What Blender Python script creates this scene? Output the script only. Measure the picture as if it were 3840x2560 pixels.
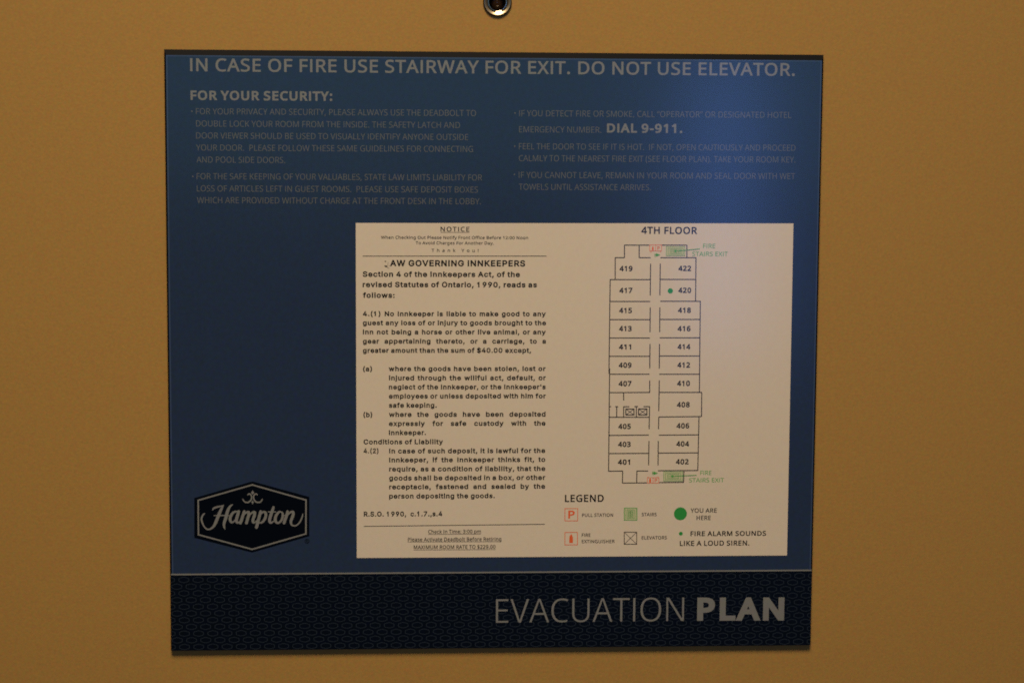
import bpy, bmesh, math, random
from mathutils import Vector, Matrix
from mathutils.geometry import delaunay_2d_cdt

random.seed(4)
for o in list(bpy.data.objects):
    bpy.data.objects.remove(o)
scene = bpy.context.scene
COL = scene.collection
MM = 0.001            # all measures below are millimetres on the sign: x to the right, z up, y into the door

# ------------------------------------------------------------------ camera
cam_data = bpy.data.cameras.new('camera')
cam_data.sensor_width = 36.0
cam_data.lens = 71.250
cam_data.clip_start = 0.01
cam_data.clip_end = 100.0
cam = bpy.data.objects.new('camera', cam_data)
COL.objects.link(cam)
rows = [[0.998276, 0.00624, 0.058362], [-9.4e-05, 0.994501, -0.104727], [-0.058694, 0.104541, 0.992787]]
axes = [Vector((r[0], -r[2], r[1])) for r in rows]
m3 = Matrix((axes[0], axes[1], axes[2])).transposed()
cam.matrix_world = Matrix.Translation((-0.05509, -1.0824, 0.12117)) @ m3.to_4x4()
scene.camera = cam

# ------------------------------------------------------------------ room light
world = bpy.data.worlds.new('World')
scene.world = world
world.use_nodes = True
wbg = world.node_tree.nodes['Background']
wbg.inputs['Color'].default_value = (1.0, 0.70, 0.42, 1)
wbg.inputs['Strength'].default_value = 0.05

def area(name, loc, target, sx, sy, power, color, spread=180.0):
    d = bpy.data.lights.new(name, 'AREA')
    d.shape = 'RECTANGLE'
    d.size, d.size_y = sx, sy
    d.energy = power
    d.color = color
    d.spread = math.radians(spread)
    o = bpy.data.objects.new(name, d)
    COL.objects.link(o)
    o.location = loc
    o.rotation_euler = (Vector(target) - Vector(loc)).to_track_quat('-Z', 'Y').to_euler()
    return o

area('ceiling_lamp', (-0.12, -1.20, 1.60), (-0.02, 0, -0.04), 0.80, 0.62, 4.15, (1.0, 0.705, 0.395), spread=58.0)
area('window_gap', (0.450, -2.0, 0.02), (0.450, 0, 0.02), 0.05, 0.46, 0.92, (0.15, 0.32, 1.0))
area('veil_fill_light', (0.10, -2.1, 0.32), (0.10, 0, 0.32), 1.6, 0.56, 1.5, (0.24, 0.66, 0.98))  # added unseen fill, limited to what the plate mirrors, for its bluish veil

vs = scene.view_settings
scene.display_settings.display_device = 'sRGB'
vs.view_transform = 'Standard'
vs.look = 'None'
vs.exposure = 0.0
vs.gamma = 1.0
vs.use_curve_mapping = False
scene.cycles.use_denoising = False     # the photograph is grainy
scene.cycles.filter_width = 1.8
scene.cycles.max_bounces = 6

# ------------------------------------------------------------------ materials
def material(name, color, rough=0.5, spec=0.5, metal=0.0, mottle=0.0, mscale=900.0, bump=0.0, bscale=2500.0, coat=0.0):
    m = bpy.data.materials.new(name)
    m.use_nodes = True
    nt = m.node_tree
    b = nt.nodes['Principled BSDF']
    b.inputs['Base Color'].default_value = (*color, 1)
    b.inputs['Roughness'].default_value = rough
    b.inputs['Specular IOR Level'].default_value = spec
    b.inputs['Metallic'].default_value = metal
    tc = nt.nodes.new('ShaderNodeTexCoord')
    if mottle:
        n = nt.nodes.new('ShaderNodeTexNoise')
        n.inputs['Scale'].default_value = mscale
        n.inputs['Detail'].default_value = 3.0
        n.inputs['Roughness'].default_value = 0.7
        nt.links.new(tc.outputs['Object'], n.inputs['Vector'])
        sep = nt.nodes.new('ShaderNodeSeparateColor')
        nt.links.new(n.outputs['Color'], sep.inputs['Color'])
        comb = nt.nodes.new('ShaderNodeCombineColor')
        for i, ch in enumerate(('Red', 'Green', 'Blue')):
            mr = nt.nodes.new('ShaderNodeMapRange')
            mr.inputs['From Min'].default_value = 0.25
            mr.inputs['From Max'].default_value = 0.75
            k = mottle * (1.0, 0.8, 1.6)[i]
            mr.inputs['To Min'].default_value = color[i] * (1 - k)
            mr.inputs['To Max'].default_value = color[i] * (1 + k)
            nt.links.new(sep.outputs[ch], mr.inputs['Value'])
            nt.links.new(mr.outputs['Result'], comb.inputs[ch])
        nt.links.new(comb.outputs['Color'], b.inputs['Base Color'])
    if bump:
        n2 = nt.nodes.new('ShaderNodeTexNoise')
        n2.inputs['Scale'].default_value = bscale
        n2.inputs['Detail'].default_value = 2.0
        nt.links.new(tc.outputs['Object'], n2.inputs['Vector'])
        bp = nt.nodes.new('ShaderNodeBump')
        bp.inputs['Strength'].default_value = bump
        bp.inputs['Distance'].default_value = 0.0003
        nt.links.new(n2.outputs['Fac'], bp.inputs['Height'])
        nt.links.new(bp.outputs['Normal'], b.inputs['Normal'])
    return m

GLOSS = 0.17
M_door = material('tan_door_paint', (0.430, 0.276, 0.086), 0.55, 0.35, mottle=0.15, mscale=620.0, bump=0.25, bscale=700.0)
M_blue = material('blue_print', (0.0205, 0.044, 0.120), GLOSS, mottle=0.16, mscale=420.0)
M_edge = material('dark_edge', (0.005, 0.008, 0.015), 0.5, 0.08, mottle=0.15, mscale=420.0)
M_edge_glow = material('painted_edge_glow', (0.045, 0.085, 0.210), GLOSS, mottle=0.15, mscale=420.0)  # lighter blue paints in the glow along the polished edge
M_band = material('near_black_band', (0.0015, 0.0048, 0.0155), 0.34, 0.15, mottle=0.25, mscale=420.0)
M_badge = material('badge_black', (0.0012, 0.0032, 0.0095), 0.30, 0.12)
M_hex = material('hexagon_outline', (0.019, 0.032, 0.060), 0.34, 0.2)
M_silver = material('silver_ink', (0.215, 0.248, 0.290), GLOSS, mottle=0.08, mscale=420.0)
M_grey = material('grey_ink', (0.135, 0.160, 0.195), GLOSS, mottle=0.08, mscale=420.0)
M_paper = material('white_sheet', (0.77, 0.76, 0.73), GLOSS, mottle=0.045, mscale=420.0)
M_ink = material('black_ink', (0.014, 0.013, 0.012), GLOSS)
M_faint = material('faded_ink', (0.42, 0.40, 0.37), GLOSS)
M_red = material('red_ink', (0.84, 0.16, 0.06), GLOSS)
M_green = material('green_ink', (0.09, 0.46, 0.11), GLOSS)
M_green_dot = material('deep_green_ink', (0.035, 0.36, 0.085), GLOSS)
M_green_pale = material('pale_green_fill', (0.66, 0.71, 0.56), GLOSS)
M_chrome = material('polished_chrome', (0.55, 0.53, 0.50), 0.05, metal=1.0)
M_satin = material('satin_nickel', (0.72, 0.66, 0.52), 0.34, metal=1.0)
M_dark_steel = material('dark_rim_metal', (0.10, 0.09, 0.08), 0.18, metal=1.0)
M_barrel = material('dark_barrel', (0.10, 0.070, 0.045), 0.3)
M_lens = material('dark_lens', (0.030, 0.014, 0.007), 0.08, 0.8)

# ------------------------------------------------------------------ outlines of the letter shapes: character, advance, contours
GLYPHS = {
'N': (573, [
  ('!', 215, [[131, 161, 85, 161, 65, 573, 151, 573], [58, 43, 61, 69, 72, 85, 88, 94, 107, 97, 126, 94, 142, 85, 153, 69, 157, 43, 153, 18, 142, 2, 126, -8, 107, -11, 88, -8, 72, 2, 61, 18]]),
  ('$', 458, [[203, 39, 117, 47, 50, 66, 50, 134, 119, 111, 203, 101, 203, 263, 116, 296, 87, 317, 66, 342, 54, 372, 50, 407, 54, 444, 69, 475, 91, 500, 122, 519, 159, 532, 203, 538, 203, 609, 254, 609, 254, 539, 332, 530, 395, 509, 374, 450, 317, 468, 254, 478, 254, 317, 342, 284, 373, 265, 396, 242, 409, 213, 414, 176, 403, 126, 372, 85, 322, 57, 254, 43, 254, -47, 203, -47], [254, 105, 295, 113, 323, 127, 339, 147, 345, 172, 337, 205, 309, 228, 254, 246], [203, 476, 156, 466, 128, 444, 119, 413, 126, 377, 152, 352, 203, 334]]),
  ("'", 180, [[128, 573, 112, 366, 68, 366, 52, 573]]),
  ('(', 240, [[32, 220, 35, 285, 45, 348, 60, 409, 83, 468, 113, 522, 150, 573, 217, 573, 167, 493, 132, 407, 111, 315, 103, 221, 107, 159, 116, 98, 132, 38, 154, -20, 182, -75, 216, -127, 150, -127, 113, -77, 83, -24, 60, 34, 45, 94, 35, 156]]),
  (')', 240, [[209, 220, 205, 156, 196, 94, 180, 34, 158, -24, 128, -77, 91, -127, 25, -127, 59, -75, 87, -20, 108, 38, 124, 98, 134, 159, 137, 221, 134, 283, 124, 346, 108, 406, 87, 465, 59, 521, 24, 573, 91, 573, 128, 522, 158, 468, 180, 409, 196, 348, 205, 285]]),
  (',', 215, [[154, 84, 136, 23, 111, -42, 85, -103, 33, -103, 49, -38, 63, 31, 73, 93, 148, 93]]),
  ('-', 258, [[32, 184, 32, 246, 226, 246, 226, 184]]),
  ('.', 215, [[58, 43, 61, 69, 72, 85, 88, 94, 107, 97, 126, 94, 142, 85, 153, 69, 157, 43, 153, 18, 142, 2, 126, -8, 107, -11, 88, -8, 72, 2, 61, 18]]),
  ('0', 458, [[419, 287, 409, 163, 395, 112, 376, 70, 349, 37, 316, 12, 276, -3, 229, -8, 170, 1, 122, 27, 86, 70, 60, 129, 44, 201, 39, 287, 44, 373, 58, 446, 83, 504, 119, 547, 167, 573, 229, 581, 287, 573, 335, 547, 372, 504, 399, 446, 414, 373], [110, 287, 113, 215, 121, 156, 137, 111, 159, 78, 190, 59, 229, 52, 268, 59, 298, 78, 320, 110, 336, 156, 345, 215, 348, 287, 345, 359, 336, 417, 320, 463, 298, 495, 268, 515, 229, 521, 190, 515, 159, 495, 137, 463, 121, 417, 113, 359]]),
  ('1', 458, [[285, 0, 216, 0, 216, 400, 216, 439, 217, 470, 219, 499, 196, 477, 169, 455, 108, 405, 71, 452, 226, 573, 285, 573]]),
  ('2', 458, [[417, 0, 38, 0, 38, 59, 188, 210, 261, 287, 306, 353, 318, 387, 322, 424, 315, 466, 294, 496, 261, 514, 221, 520, 181, 517, 147, 506, 83, 466, 45, 513, 94, 548, 153, 572, 221, 581, 270, 576, 313, 562, 347, 540, 372, 510, 388, 472, 394, 428, 389, 385, 375, 344, 353, 305, 324, 267, 247, 185, 128, 67, 128, 64, 417, 64]]),
  ('3', 458, [[395, 439, 392, 403, 381, 372, 363, 347, 340, 326, 310, 311, 277, 302, 277, 298, 337, 283, 379, 255, 405, 214, 413, 163, 407, 116, 390, 74, 360, 40, 318, 14, 263, -3, 193, -8, 110, -1, 36, 23, 36, 89, 114, 61, 194, 51, 260, 59, 305, 81, 331, 117, 339, 164, 335, 197, 320, 223, 297, 242, 265, 255, 226, 263, 179, 265, 123, 265, 123, 326, 180, 326, 223, 329, 259, 339, 286, 356, 307, 377, 319, 404, 323, 434, 316, 471, 295, 498, 262, 516, 219, 521, 164, 515, 117, 498, 75, 473, 39, 521, 73, 544, 115, 563, 163, 576, 218, 581, 296, 571, 352, 540, 384, 495]]),
  ('4', 458, [[443, 130, 359, 130, 359, 0, 291, 0, 291, 130, 17, 130, 17, 190, 286, 576, 359, 576, 359, 193, 443, 193], [291, 374, 291, 412, 293, 444, 294, 474, 295, 500, 292, 500, 276, 468, 257, 438, 86, 193, 291, 193]]),
  ('5', 458, [[221, 351, 275, 346, 322, 331, 361, 307, 389, 274, 407, 232, 413, 183, 407, 128, 387, 81, 356, 43, 314, 15, 261, -2, 199, -8, 116, 0, 51, 23, 51, 90, 121, 62, 200, 52, 239, 55, 274, 65, 302, 82, 323, 106, 336, 137, 341, 176, 332, 225, 306, 262, 262, 284, 197, 292, 146, 288, 99, 280, 64, 302, 86, 573, 373, 573, 373, 508, 146, 508, 132, 342, 169, 348]]),
  ('6', 458, [[44, 245, 51, 342, 75, 433, 95, 474, 121, 510, 155, 539, 196, 562, 246, 576, 306, 581, 344, 579, 377, 573, 377, 513, 344, 520, 308, 523, 257, 518, 216, 504, 183, 483, 158, 454, 139, 419, 127, 380, 115, 291, 119, 291, 150, 326, 194, 350, 255, 358, 302, 353, 342, 338, 375, 313, 400, 279, 416, 236, 421, 184, 415, 129, 399, 82, 372, 44, 336, 15, 291, -2, 239, -8, 199, -4, 163, 7, 130, 26, 101, 54, 77, 89, 59, 133, 48, 185], [238, 51, 284, 59, 320, 84, 343, 125, 351, 184, 344, 233, 324, 271, 289, 295, 241, 303, 205, 299, 175, 287, 150, 270, 131, 248, 119, 223, 115, 198, 123, 146, 146, 99, 185, 64, 210, 55]]),
  ('7', 458, [[109, 0, 344, 508, 35, 508, 35, 573, 419, 573, 419, 518, 187, 0]]),
  ('8', 458, [[229, 581, 276, 577, 318, 565, 352, 546, 378, 519, 395, 485, 400, 443, 396, 411, 385, 383, 346, 338, 291, 303, 355, 265, 381, 242, 401, 216, 414, 185, 419, 148, 413, 104, 395, 65, 367, 34, 330, 11, 284, -3, 231, -8, 174, -3, 126, 10, 89, 33, 61, 63, 45, 101, 39, 146, 43, 183, 56, 214, 75, 241, 99, 264, 158, 299, 107, 336, 71, 383, 61, 411, 58, 444, 63, 485, 80, 518, 107, 545, 141, 565, 182, 577], [108, 145, 116, 107, 138, 76, 176, 55, 229, 48, 281, 55, 319, 76, 342, 108, 350, 148, 346, 174, 335, 197, 293, 235, 229, 265, 217, 270, 157, 237, 121, 197, 111, 173], [228, 524, 188, 518, 155, 502, 134, 476, 127, 441, 130, 414, 141, 391, 179, 357, 232, 330, 282, 357, 317, 392, 327, 414, 330, 441, 323, 476, 302, 502, 270, 518]]),
  ('9', 458, [[417, 328, 410, 231, 387, 139, 366, 99, 340, 63, 306, 33, 265, 11, 214, -3, 154, -8, 117, -6, 82, 0, 82, 60, 115, 53, 152, 50, 204, 54, 245, 68, 278, 90, 303, 118, 322, 153, 334, 192, 346, 281, 341, 281, 310, 247, 266, 223, 204, 214, 158, 219, 118, 235, 85, 260, 61, 294, 45, 336, 40, 387, 46, 443, 63, 491, 90, 529, 127, 557, 171, 575, 223, 581, 262, 577, 299, 565, 332, 545, 361, 518, 384, 483, 402, 439, 413, 388], [223, 521, 178, 513, 142, 488, 118, 447, 110, 388, 117, 339, 137, 301, 171, 277, 220, 269, 256, 273, 286, 285, 311, 303, 330, 325, 342, 349, 346, 374, 338, 426, 315, 474, 277, 508, 252, 518]]),
  (':', 215, [[58, 43, 61, 69, 72, 85, 88, 94, 107, 97, 126, 94, 142, 85, 153, 69, 157, 43, 153, 18, 142, 2, 126, -8, 107, -11, 88, -8, 72, 2, 61, 18], [58, 387, 61, 412, 72, 429, 88, 438, 107, 441, 126, 438, 142, 429, 153, 412, 157, 387, 153, 362, 142, 345, 126, 335, 107, 332, 88, 335, 72, 345, 61, 362]]),
  ('A', 512, [[437, 0, 368, 177, 141, 177, 73, 0, 0, 0, 224, 575, 289, 575, 512, 0], [282, 415, 274, 438, 263, 473, 255, 500, 247, 468, 238, 438, 230, 415, 165, 241, 346, 241]]),
  ('B', 521, [[241, 573, 336, 565, 404, 541, 434, 515, 453, 478, 459, 431, 456, 399, 446, 371, 431, 347, 409, 328, 382, 313, 350, 304, 350, 300, 415, 279, 441, 261, 461, 236, 474, 203, 478, 163, 472, 115, 454, 74, 425, 42, 385, 19, 337, 5, 279, 0, 78, 0, 78, 573], [256, 329, 318, 335, 357, 352, 377, 382, 384, 423, 376, 463, 351, 490, 308, 506, 245, 511, 150, 511, 150, 329], [150, 269, 150, 61, 265, 61, 330, 68, 371, 91, 394, 125, 401, 168, 398, 197, 388, 221, 370, 241, 344, 256, 307, 266, 260, 269]]),
  ('C', 506, [[323, 517, 280, 513, 241, 502, 206, 482, 178, 456, 155, 423, 139, 383, 129, 337, 125, 286, 131, 220, 147, 164, 175, 117, 213, 83, 262, 62, 322, 55, 394, 62, 460, 78, 460, 15, 393, -2, 312, -8, 232, 1, 166, 28, 115, 72, 78, 131, 56, 203, 49, 287, 53, 349, 67, 406, 89, 456, 120, 499, 159, 534, 206, 559, 261, 575, 324, 581, 409, 572, 482, 547, 453, 486, 394, 508]]),
  ('D', 585, [[536, 292, 528, 203, 501, 131, 457, 74, 399, 33, 325, 8, 237, 0, 78, 0, 78, 573, 254, 573, 335, 565, 404, 540, 460, 501, 502, 446, 528, 377], [460, 289, 454, 359, 435, 415, 404, 457, 361, 487, 308, 505, 244, 511, 150, 511, 150, 62, 228, 62, 299, 68, 357, 87, 402, 119, 434, 164, 454, 220]]),
  ('E', 446, [[398, 0, 78, 0, 78, 573, 398, 573, 398, 509, 150, 509, 150, 330, 383, 330, 383, 268, 150, 268, 150, 63, 398, 63]]),
  ('F', 416, [[150, 0, 78, 0, 78, 573, 398, 573, 398, 509, 150, 509, 150, 306, 383, 306, 383, 243, 150, 243]]),
  ('G', 583, [[326, 302, 524, 302, 524, 22, 431, -1, 323, -8, 241, 1, 173, 28, 120, 71, 81, 130, 57, 202, 49, 286, 58, 370, 84, 442, 127, 500, 186, 544, 259, 571, 346, 581, 437, 572, 516, 547, 489, 484, 421, 508, 342, 517, 278, 510, 225, 489, 181, 455, 150, 409, 131, 353, 124, 286, 130, 222, 146, 166, 175, 119, 216, 84, 270, 62, 340, 55, 404, 59, 452, 68, 452, 238, 326, 238]]),
  ('H', 594, [[516, 0, 443, 0, 443, 267, 150, 267, 150, 0, 78, 0, 78, 573, 150, 573, 150, 330, 443, 330, 443, 573, 516, 573]]),
  ('I', 228, [[78, 0, 78, 573, 150, 573, 150, 0]]),
  ('J', 219, [[-3, -152, -37, -150, -63, -142, -63, -81, -35, -87, -5, -89, 33, -81, 50, -70, 63, -53, 71, -29, 74, 3, 74, 573, 146, 573, 146, 9, 141, -42, 128, -82, 105, -113, 75, -135, 39, -148]]),
  ('K', 496, [[496, 0, 411, 0, 209, 273, 150, 222, 150, 0, 78, 0, 78, 573, 150, 573, 150, 290, 199, 345, 249, 399, 403, 573, 488, 573, 261, 323]]),
  ('L', 420, [[78, 0, 78, 573, 150, 573, 150, 64, 400, 64, 400, 0]]),
  ('M', 727, [[330, 0, 142, 502, 139, 502, 142, 461, 144, 407, 144, 347, 144, 0, 78, 0, 78, 573, 184, 573, 361, 103, 364, 103, 544, 573, 650, 573, 650, 0, 578, 0, 578, 352, 579, 408, 581, 460, 584, 501, 581, 501, 390, 0]]),
  ('N', 609, [[532, 0, 447, 0, 141, 476, 138, 476, 141, 432, 143, 378, 144, 320, 144, 0, 78, 0, 78, 573, 161, 573, 467, 99, 470, 99, 468, 137, 466, 193, 464, 249, 464, 573, 532, 573]]),
  ('O', 626, [[577, 287, 573, 224, 561, 166, 540, 116, 510, 73, 473, 38, 428, 13, 375, -3, 314, -8, 251, -3, 196, 13, 151, 39, 114, 73, 85, 116, 65, 167, 53, 224, 49, 288, 56, 370, 78, 442, 114, 500, 166, 545, 232, 572, 314, 581, 393, 572, 459, 545, 510, 501, 547, 442, 570, 370], [125, 287, 130, 220, 145, 163, 171, 117, 207, 83, 255, 62, 314, 55, 373, 62, 420, 83, 456, 117, 481, 163, 496, 220, 501, 287, 490, 384, 456, 457, 421, 491, 373, 511, 314, 518, 255, 511, 207, 490, 171, 457, 145, 411, 130, 354]]),
  ('P', 485, [[229, 573, 326, 562, 393, 528, 421, 495, 439, 454, 444, 404, 433, 336, 417, 306, 395, 278, 364, 255, 324, 238, 275, 227, 216, 223, 150, 223, 150, 0, 78, 0, 78, 573], [223, 511, 150, 511, 150, 285, 208, 285, 258, 288, 298, 296, 330, 311, 352, 334, 365, 363, 370, 401, 361, 449, 334, 484, 289, 504]]),
  ('Q', 626, [[577, 287, 573, 221, 559, 160, 535, 108, 503, 64, 461, 30, 411, 6, 548, -136, 444, -136, 334, -7, 324, -8, 314, -8, 251, -3, 196, 13, 151, 39, 114, 73, 85, 116, 65, 167, 53, 224, 49, 288, 56, 370, 78, 442, 114, 500, 166, 545, 232, 572, 314, 581, 393, 572, 459, 545, 510, 501, 547, 442, 570, 370], [125, 287, 130, 220, 145, 163, 171, 117, 207, 83, 255, 62, 314, 55, 373, 62, 420, 83, 456, 117, 481, 163, 496, 220, 501, 287, 490, 384, 456, 457, 421, 491, 373, 511, 314, 518, 255, 511, 207, 490, 171, 457, 145, 411, 130, 354]]),
  ('R', 498, [[236, 573, 301, 568, 353, 555, 393, 532, 422, 500, 439, 460, 444, 410, 440, 368, 427, 334, 408, 306, 385, 285, 330, 257, 487, 0, 403, 0, 264, 237, 150, 237, 150, 0, 78, 0, 78, 573], [232, 510, 150, 510, 150, 298, 236, 298, 296, 304, 338, 325, 362, 359, 370, 407, 366, 440, 355, 467, 336, 486, 310, 500, 275, 507]]),
  ('S', 440, [[403, 153, 396, 106, 378, 66, 348, 35, 307, 11, 257, -3, 198, -8, 137, -5, 83, 4, 41, 19, 41, 88, 113, 65, 201, 55, 240, 57, 273, 66, 298, 79, 316, 98, 327, 120, 330, 147, 327, 173, 318, 194, 302, 213, 277, 230, 196, 265, 131, 294, 85, 330, 57, 375, 48, 435, 54, 477, 71, 513, 99, 542, 136, 563, 180, 576, 231, 581, 318, 572, 389, 549, 366, 487, 302, 508, 229, 517, 196, 515, 169, 507, 148, 494, 133, 478, 124, 457, 121, 434, 124, 407, 133, 386, 149, 367, 172, 351, 246, 318, 332, 279, 362, 255, 385, 228, 398, 194]]),
  ('T', 446, [[259, 0, 187, 0, 187, 509, 8, 509, 8, 573, 437, 573, 437, 509, 259, 509]]),
  ('U', 586, [[513, 202, 507, 146, 489, 95, 459, 52, 416, 20, 360, -1, 290, -8, 225, -2, 171, 18, 128, 50, 97, 93, 78, 144, 72, 204, 72, 573, 144, 573, 144, 201, 154, 139, 182, 93, 228, 64, 294, 55, 342, 59, 379, 73, 407, 96, 427, 126, 438, 161, 442, 202, 442, 573, 513, 573]]),
  ('V', 481, [[481, 573, 277, 0, 204, 0, 0, 573, 75, 573, 204, 205, 220, 160, 231, 119, 241, 80, 250, 119, 262, 161, 277, 207, 405, 573]]),
  ('W', 745, [[735, 573, 583, 0, 510, 0, 399, 375, 389, 410, 380, 443, 373, 471, 370, 488, 367, 471, 361, 443, 352, 409, 342, 373, 234, 0, 161, 0, 10, 573, 85, 573, 174, 223, 183, 186, 190, 151, 196, 118, 201, 87, 206, 119, 213, 154, 222, 191, 232, 227, 333, 573, 407, 573, 512, 225, 523, 187, 532, 151, 538, 117, 544, 87, 550, 129, 560, 175, 572, 224, 660, 573]]),
  ('X', 470, [[467, 0, 385, 0, 233, 249, 79, 0, 3, 0, 193, 298, 15, 573, 95, 573, 236, 348, 377, 573, 453, 573, 276, 300]]),
  ('Y', 454, [[227, 291, 376, 573, 454, 573, 263, 222, 263, 0, 191, 0, 191, 219, 0, 573, 79, 573]]),
  ('Z', 458, [[427, 0, 30, 0, 30, 55, 332, 508, 40, 508, 40, 573, 419, 573, 419, 518, 118, 64, 427, 64]]),
  ('a', 450, [[231, 437, 299, 428, 347, 403, 376, 358, 385, 293, 385, 0, 334, 0, 320, 61, 317, 61, 279, 22, 234, -1, 172, -8, 136, -5, 103, 6, 75, 23, 55, 48, 41, 80, 37, 119, 50, 176, 87, 219, 152, 245, 243, 257, 316, 259, 316, 285, 310, 330, 293, 359, 265, 375, 227, 380, 163, 370, 106, 347, 84, 400, 151, 426], [252, 208, 184, 200, 141, 182, 118, 155, 110, 119, 115, 87, 132, 66, 157, 53, 188, 49, 238, 56, 279, 79, 306, 117, 315, 172, 315, 210]]),
  ('b', 493, [[139, 461, 138, 410, 135, 373, 139, 373, 161, 398, 189, 419, 226, 432, 272, 437, 322, 431, 365, 412, 401, 381, 428, 338, 444, 283, 449, 215, 444, 147, 427, 91, 400, 48, 365, 17, 322, -2, 272, -8, 226, -3, 189, 10, 161, 31, 139, 55, 133, 55, 119, 0, 68, 0, 68, 609, 139, 609], [260, 379, 219, 374, 188, 361, 165, 339, 150, 308, 142, 268, 139, 217, 139, 214, 145, 144, 165, 93, 202, 61, 261, 51, 312, 61, 348, 93, 369, 145, 376, 216, 369, 287, 348, 338, 311, 368]]),
  ('c', 385, [[241, -8, 187, -2, 139, 15, 99, 45, 69, 87, 50, 143, 44, 213, 51, 284, 71, 342, 102, 385, 142, 415, 191, 432, 245, 438, 309, 431, 358, 415, 337, 356, 292, 370, 244, 376, 204, 371, 172, 358, 148, 335, 131, 303, 120, 263, 117, 213, 120, 166, 131, 126, 148, 94, 172, 71, 202, 58, 240, 53, 302, 60, 351, 78, 351, 15, 304, -2]]),
  ('d', 493, [[221, -8, 171, -2, 128, 17, 92, 48, 65, 91, 49, 146, 44, 214, 49, 282, 66, 338, 93, 381, 128, 413, 171, 432, 221, 438, 280, 429, 323, 407, 354, 374, 359, 374, 356, 405, 354, 438, 354, 609, 425, 609, 425, 0, 368, 0, 358, 58, 354, 58, 323, 24, 279, 1], [232, 51, 290, 60, 328, 88, 348, 135, 355, 200, 355, 213, 349, 284, 329, 336, 291, 369, 231, 379, 181, 368, 146, 334, 124, 281, 117, 213, 124, 144, 146, 93, 181, 61]]),
  ('e', 452, [[234, 438, 286, 432, 329, 414, 364, 385, 390, 346, 406, 299, 411, 244, 411, 201, 117, 201, 127, 137, 154, 90, 197, 62, 254, 52, 327, 60, 392, 82, 392, 20, 327, -1, 251, -8, 194, -2, 143, 17, 101, 48, 70, 91, 51, 146, 44, 212, 50, 277, 68, 333, 96, 378, 134, 411, 181, 431], [233, 380, 188, 372, 154, 348, 130, 309, 119, 257, 338, 257, 335, 292, 326, 322, 312, 346, 292, 364, 266, 376]]),
  ('f', 276, [[266, 375, 158, 375, 158, 0, 87, 0, 87, 375, 12, 375, 12, 408, 87, 432, 87, 457, 92, 507, 104, 547, 124, 577, 152, 597, 186, 609, 227, 613, 274, 609, 310, 599, 292, 544, 262, 552, 228, 556, 197, 550, 175, 532, 162, 502, 158, 458, 158, 430, 266, 430]]),
  ('g', 493, [[221, 438, 261, 434, 297, 422, 329, 402, 355, 373, 359, 373, 369, 430, 425, 430, 425, -7, 420, -63, 404, -109, 378, -146, 341, -172, 293, -187, 233, -192, 147, -186, 78, -165, 78, -100, 149, -125, 237, -134, 286, -126, 324, -101, 347, -63, 355, -13, 355, 4, 356, 32, 358, 57, 354, 57, 329, 28, 299, 8, 263, -4, 221, -8, 170, -2, 126, 18, 91, 51, 56, 121, 44, 214, 56, 306, 91, 377, 126, 411, 169, 431], [230, 379, 197, 374, 169, 359, 147, 336, 130, 303, 120, 262, 117, 213, 124, 143, 146, 92, 182, 60, 232, 50, 288, 58, 309, 69, 326, 85, 349, 131, 356, 197, 356, 214, 353, 267, 343, 309, 326, 340, 302, 362, 270, 374]]),
  ('h', 495, [[139, 431, 138, 399, 135, 370, 140, 370, 174, 407, 221, 429, 273, 437, 321, 433, 360, 421, 391, 400, 413, 370, 426, 330, 431, 280, 431, 0, 361, 0, 361, 275, 355, 321, 338, 353, 308, 372, 265, 379, 222, 374, 189, 360, 166, 338, 150, 308, 142, 269, 139, 222, 139, 0, 68, 0, 68, 609, 139, 609]]),
  ('i', 207, [[139, 430, 139, 0, 68, 0, 68, 430], [104, 591, 133, 580, 142, 566, 145, 546, 142, 526, 133, 512, 104, 501, 88, 504, 75, 512, 66, 526, 63, 546, 66, 566, 75, 580, 88, 588]]),
  ('k', 428, [[138, 291, 137, 257, 135, 221, 138, 221, 152, 240, 172, 264, 189, 285, 326, 430, 409, 430, 235, 246, 421, 0, 336, 0, 187, 200, 138, 158, 138, 0, 68, 0, 68, 609, 138, 609]]),
  ('l', 207, [[139, 0, 68, 0, 68, 609, 139, 609]]),
  ('m', 749, [[540, 438, 603, 429, 649, 401, 676, 352, 685, 280, 685, 0, 615, 0, 615, 277, 610, 321, 594, 353, 567, 372, 528, 379, 474, 369, 438, 342, 418, 298, 411, 237, 411, 0, 342, 0, 342, 277, 332, 333, 320, 353, 303, 367, 281, 376, 253, 379, 215, 374, 185, 360, 164, 338, 150, 308, 141, 269, 139, 223, 139, 0, 68, 0, 68, 430, 125, 430, 136, 371, 140, 371, 173, 409, 217, 431, 266, 438, 312, 433, 349, 420, 378, 398, 398, 366, 402, 366, 427, 398, 461, 420, 499, 433]]),
  ('n', 495, [[275, 438, 343, 429, 391, 401, 421, 352, 431, 280, 431, 0, 361, 0, 361, 275, 355, 321, 338, 353, 308, 372, 265, 379, 204, 368, 166, 338, 146, 289, 139, 223, 139, 0, 68, 0, 68, 430, 125, 430, 136, 371, 140, 371, 175, 409, 222, 431]]),
  ('o', 485, [[442, 216, 438, 165, 428, 121, 411, 82, 388, 51, 359, 25, 324, 7, 285, -4, 241, -8, 200, -4, 163, 7, 129, 25, 100, 51, 77, 82, 59, 121, 48, 165, 44, 216, 50, 282, 68, 336, 97, 380, 137, 412, 186, 431, 244, 438, 299, 431, 347, 412, 387, 380, 417, 336, 436, 282], [117, 216, 120, 169, 130, 128, 147, 95, 172, 71, 203, 56, 243, 51, 282, 56, 314, 71, 339, 95, 356, 128, 366, 169, 369, 216, 365, 263, 355, 303, 338, 335, 314, 359, 282, 374, 242, 379, 185, 368, 147, 335, 124, 284]]),
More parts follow.
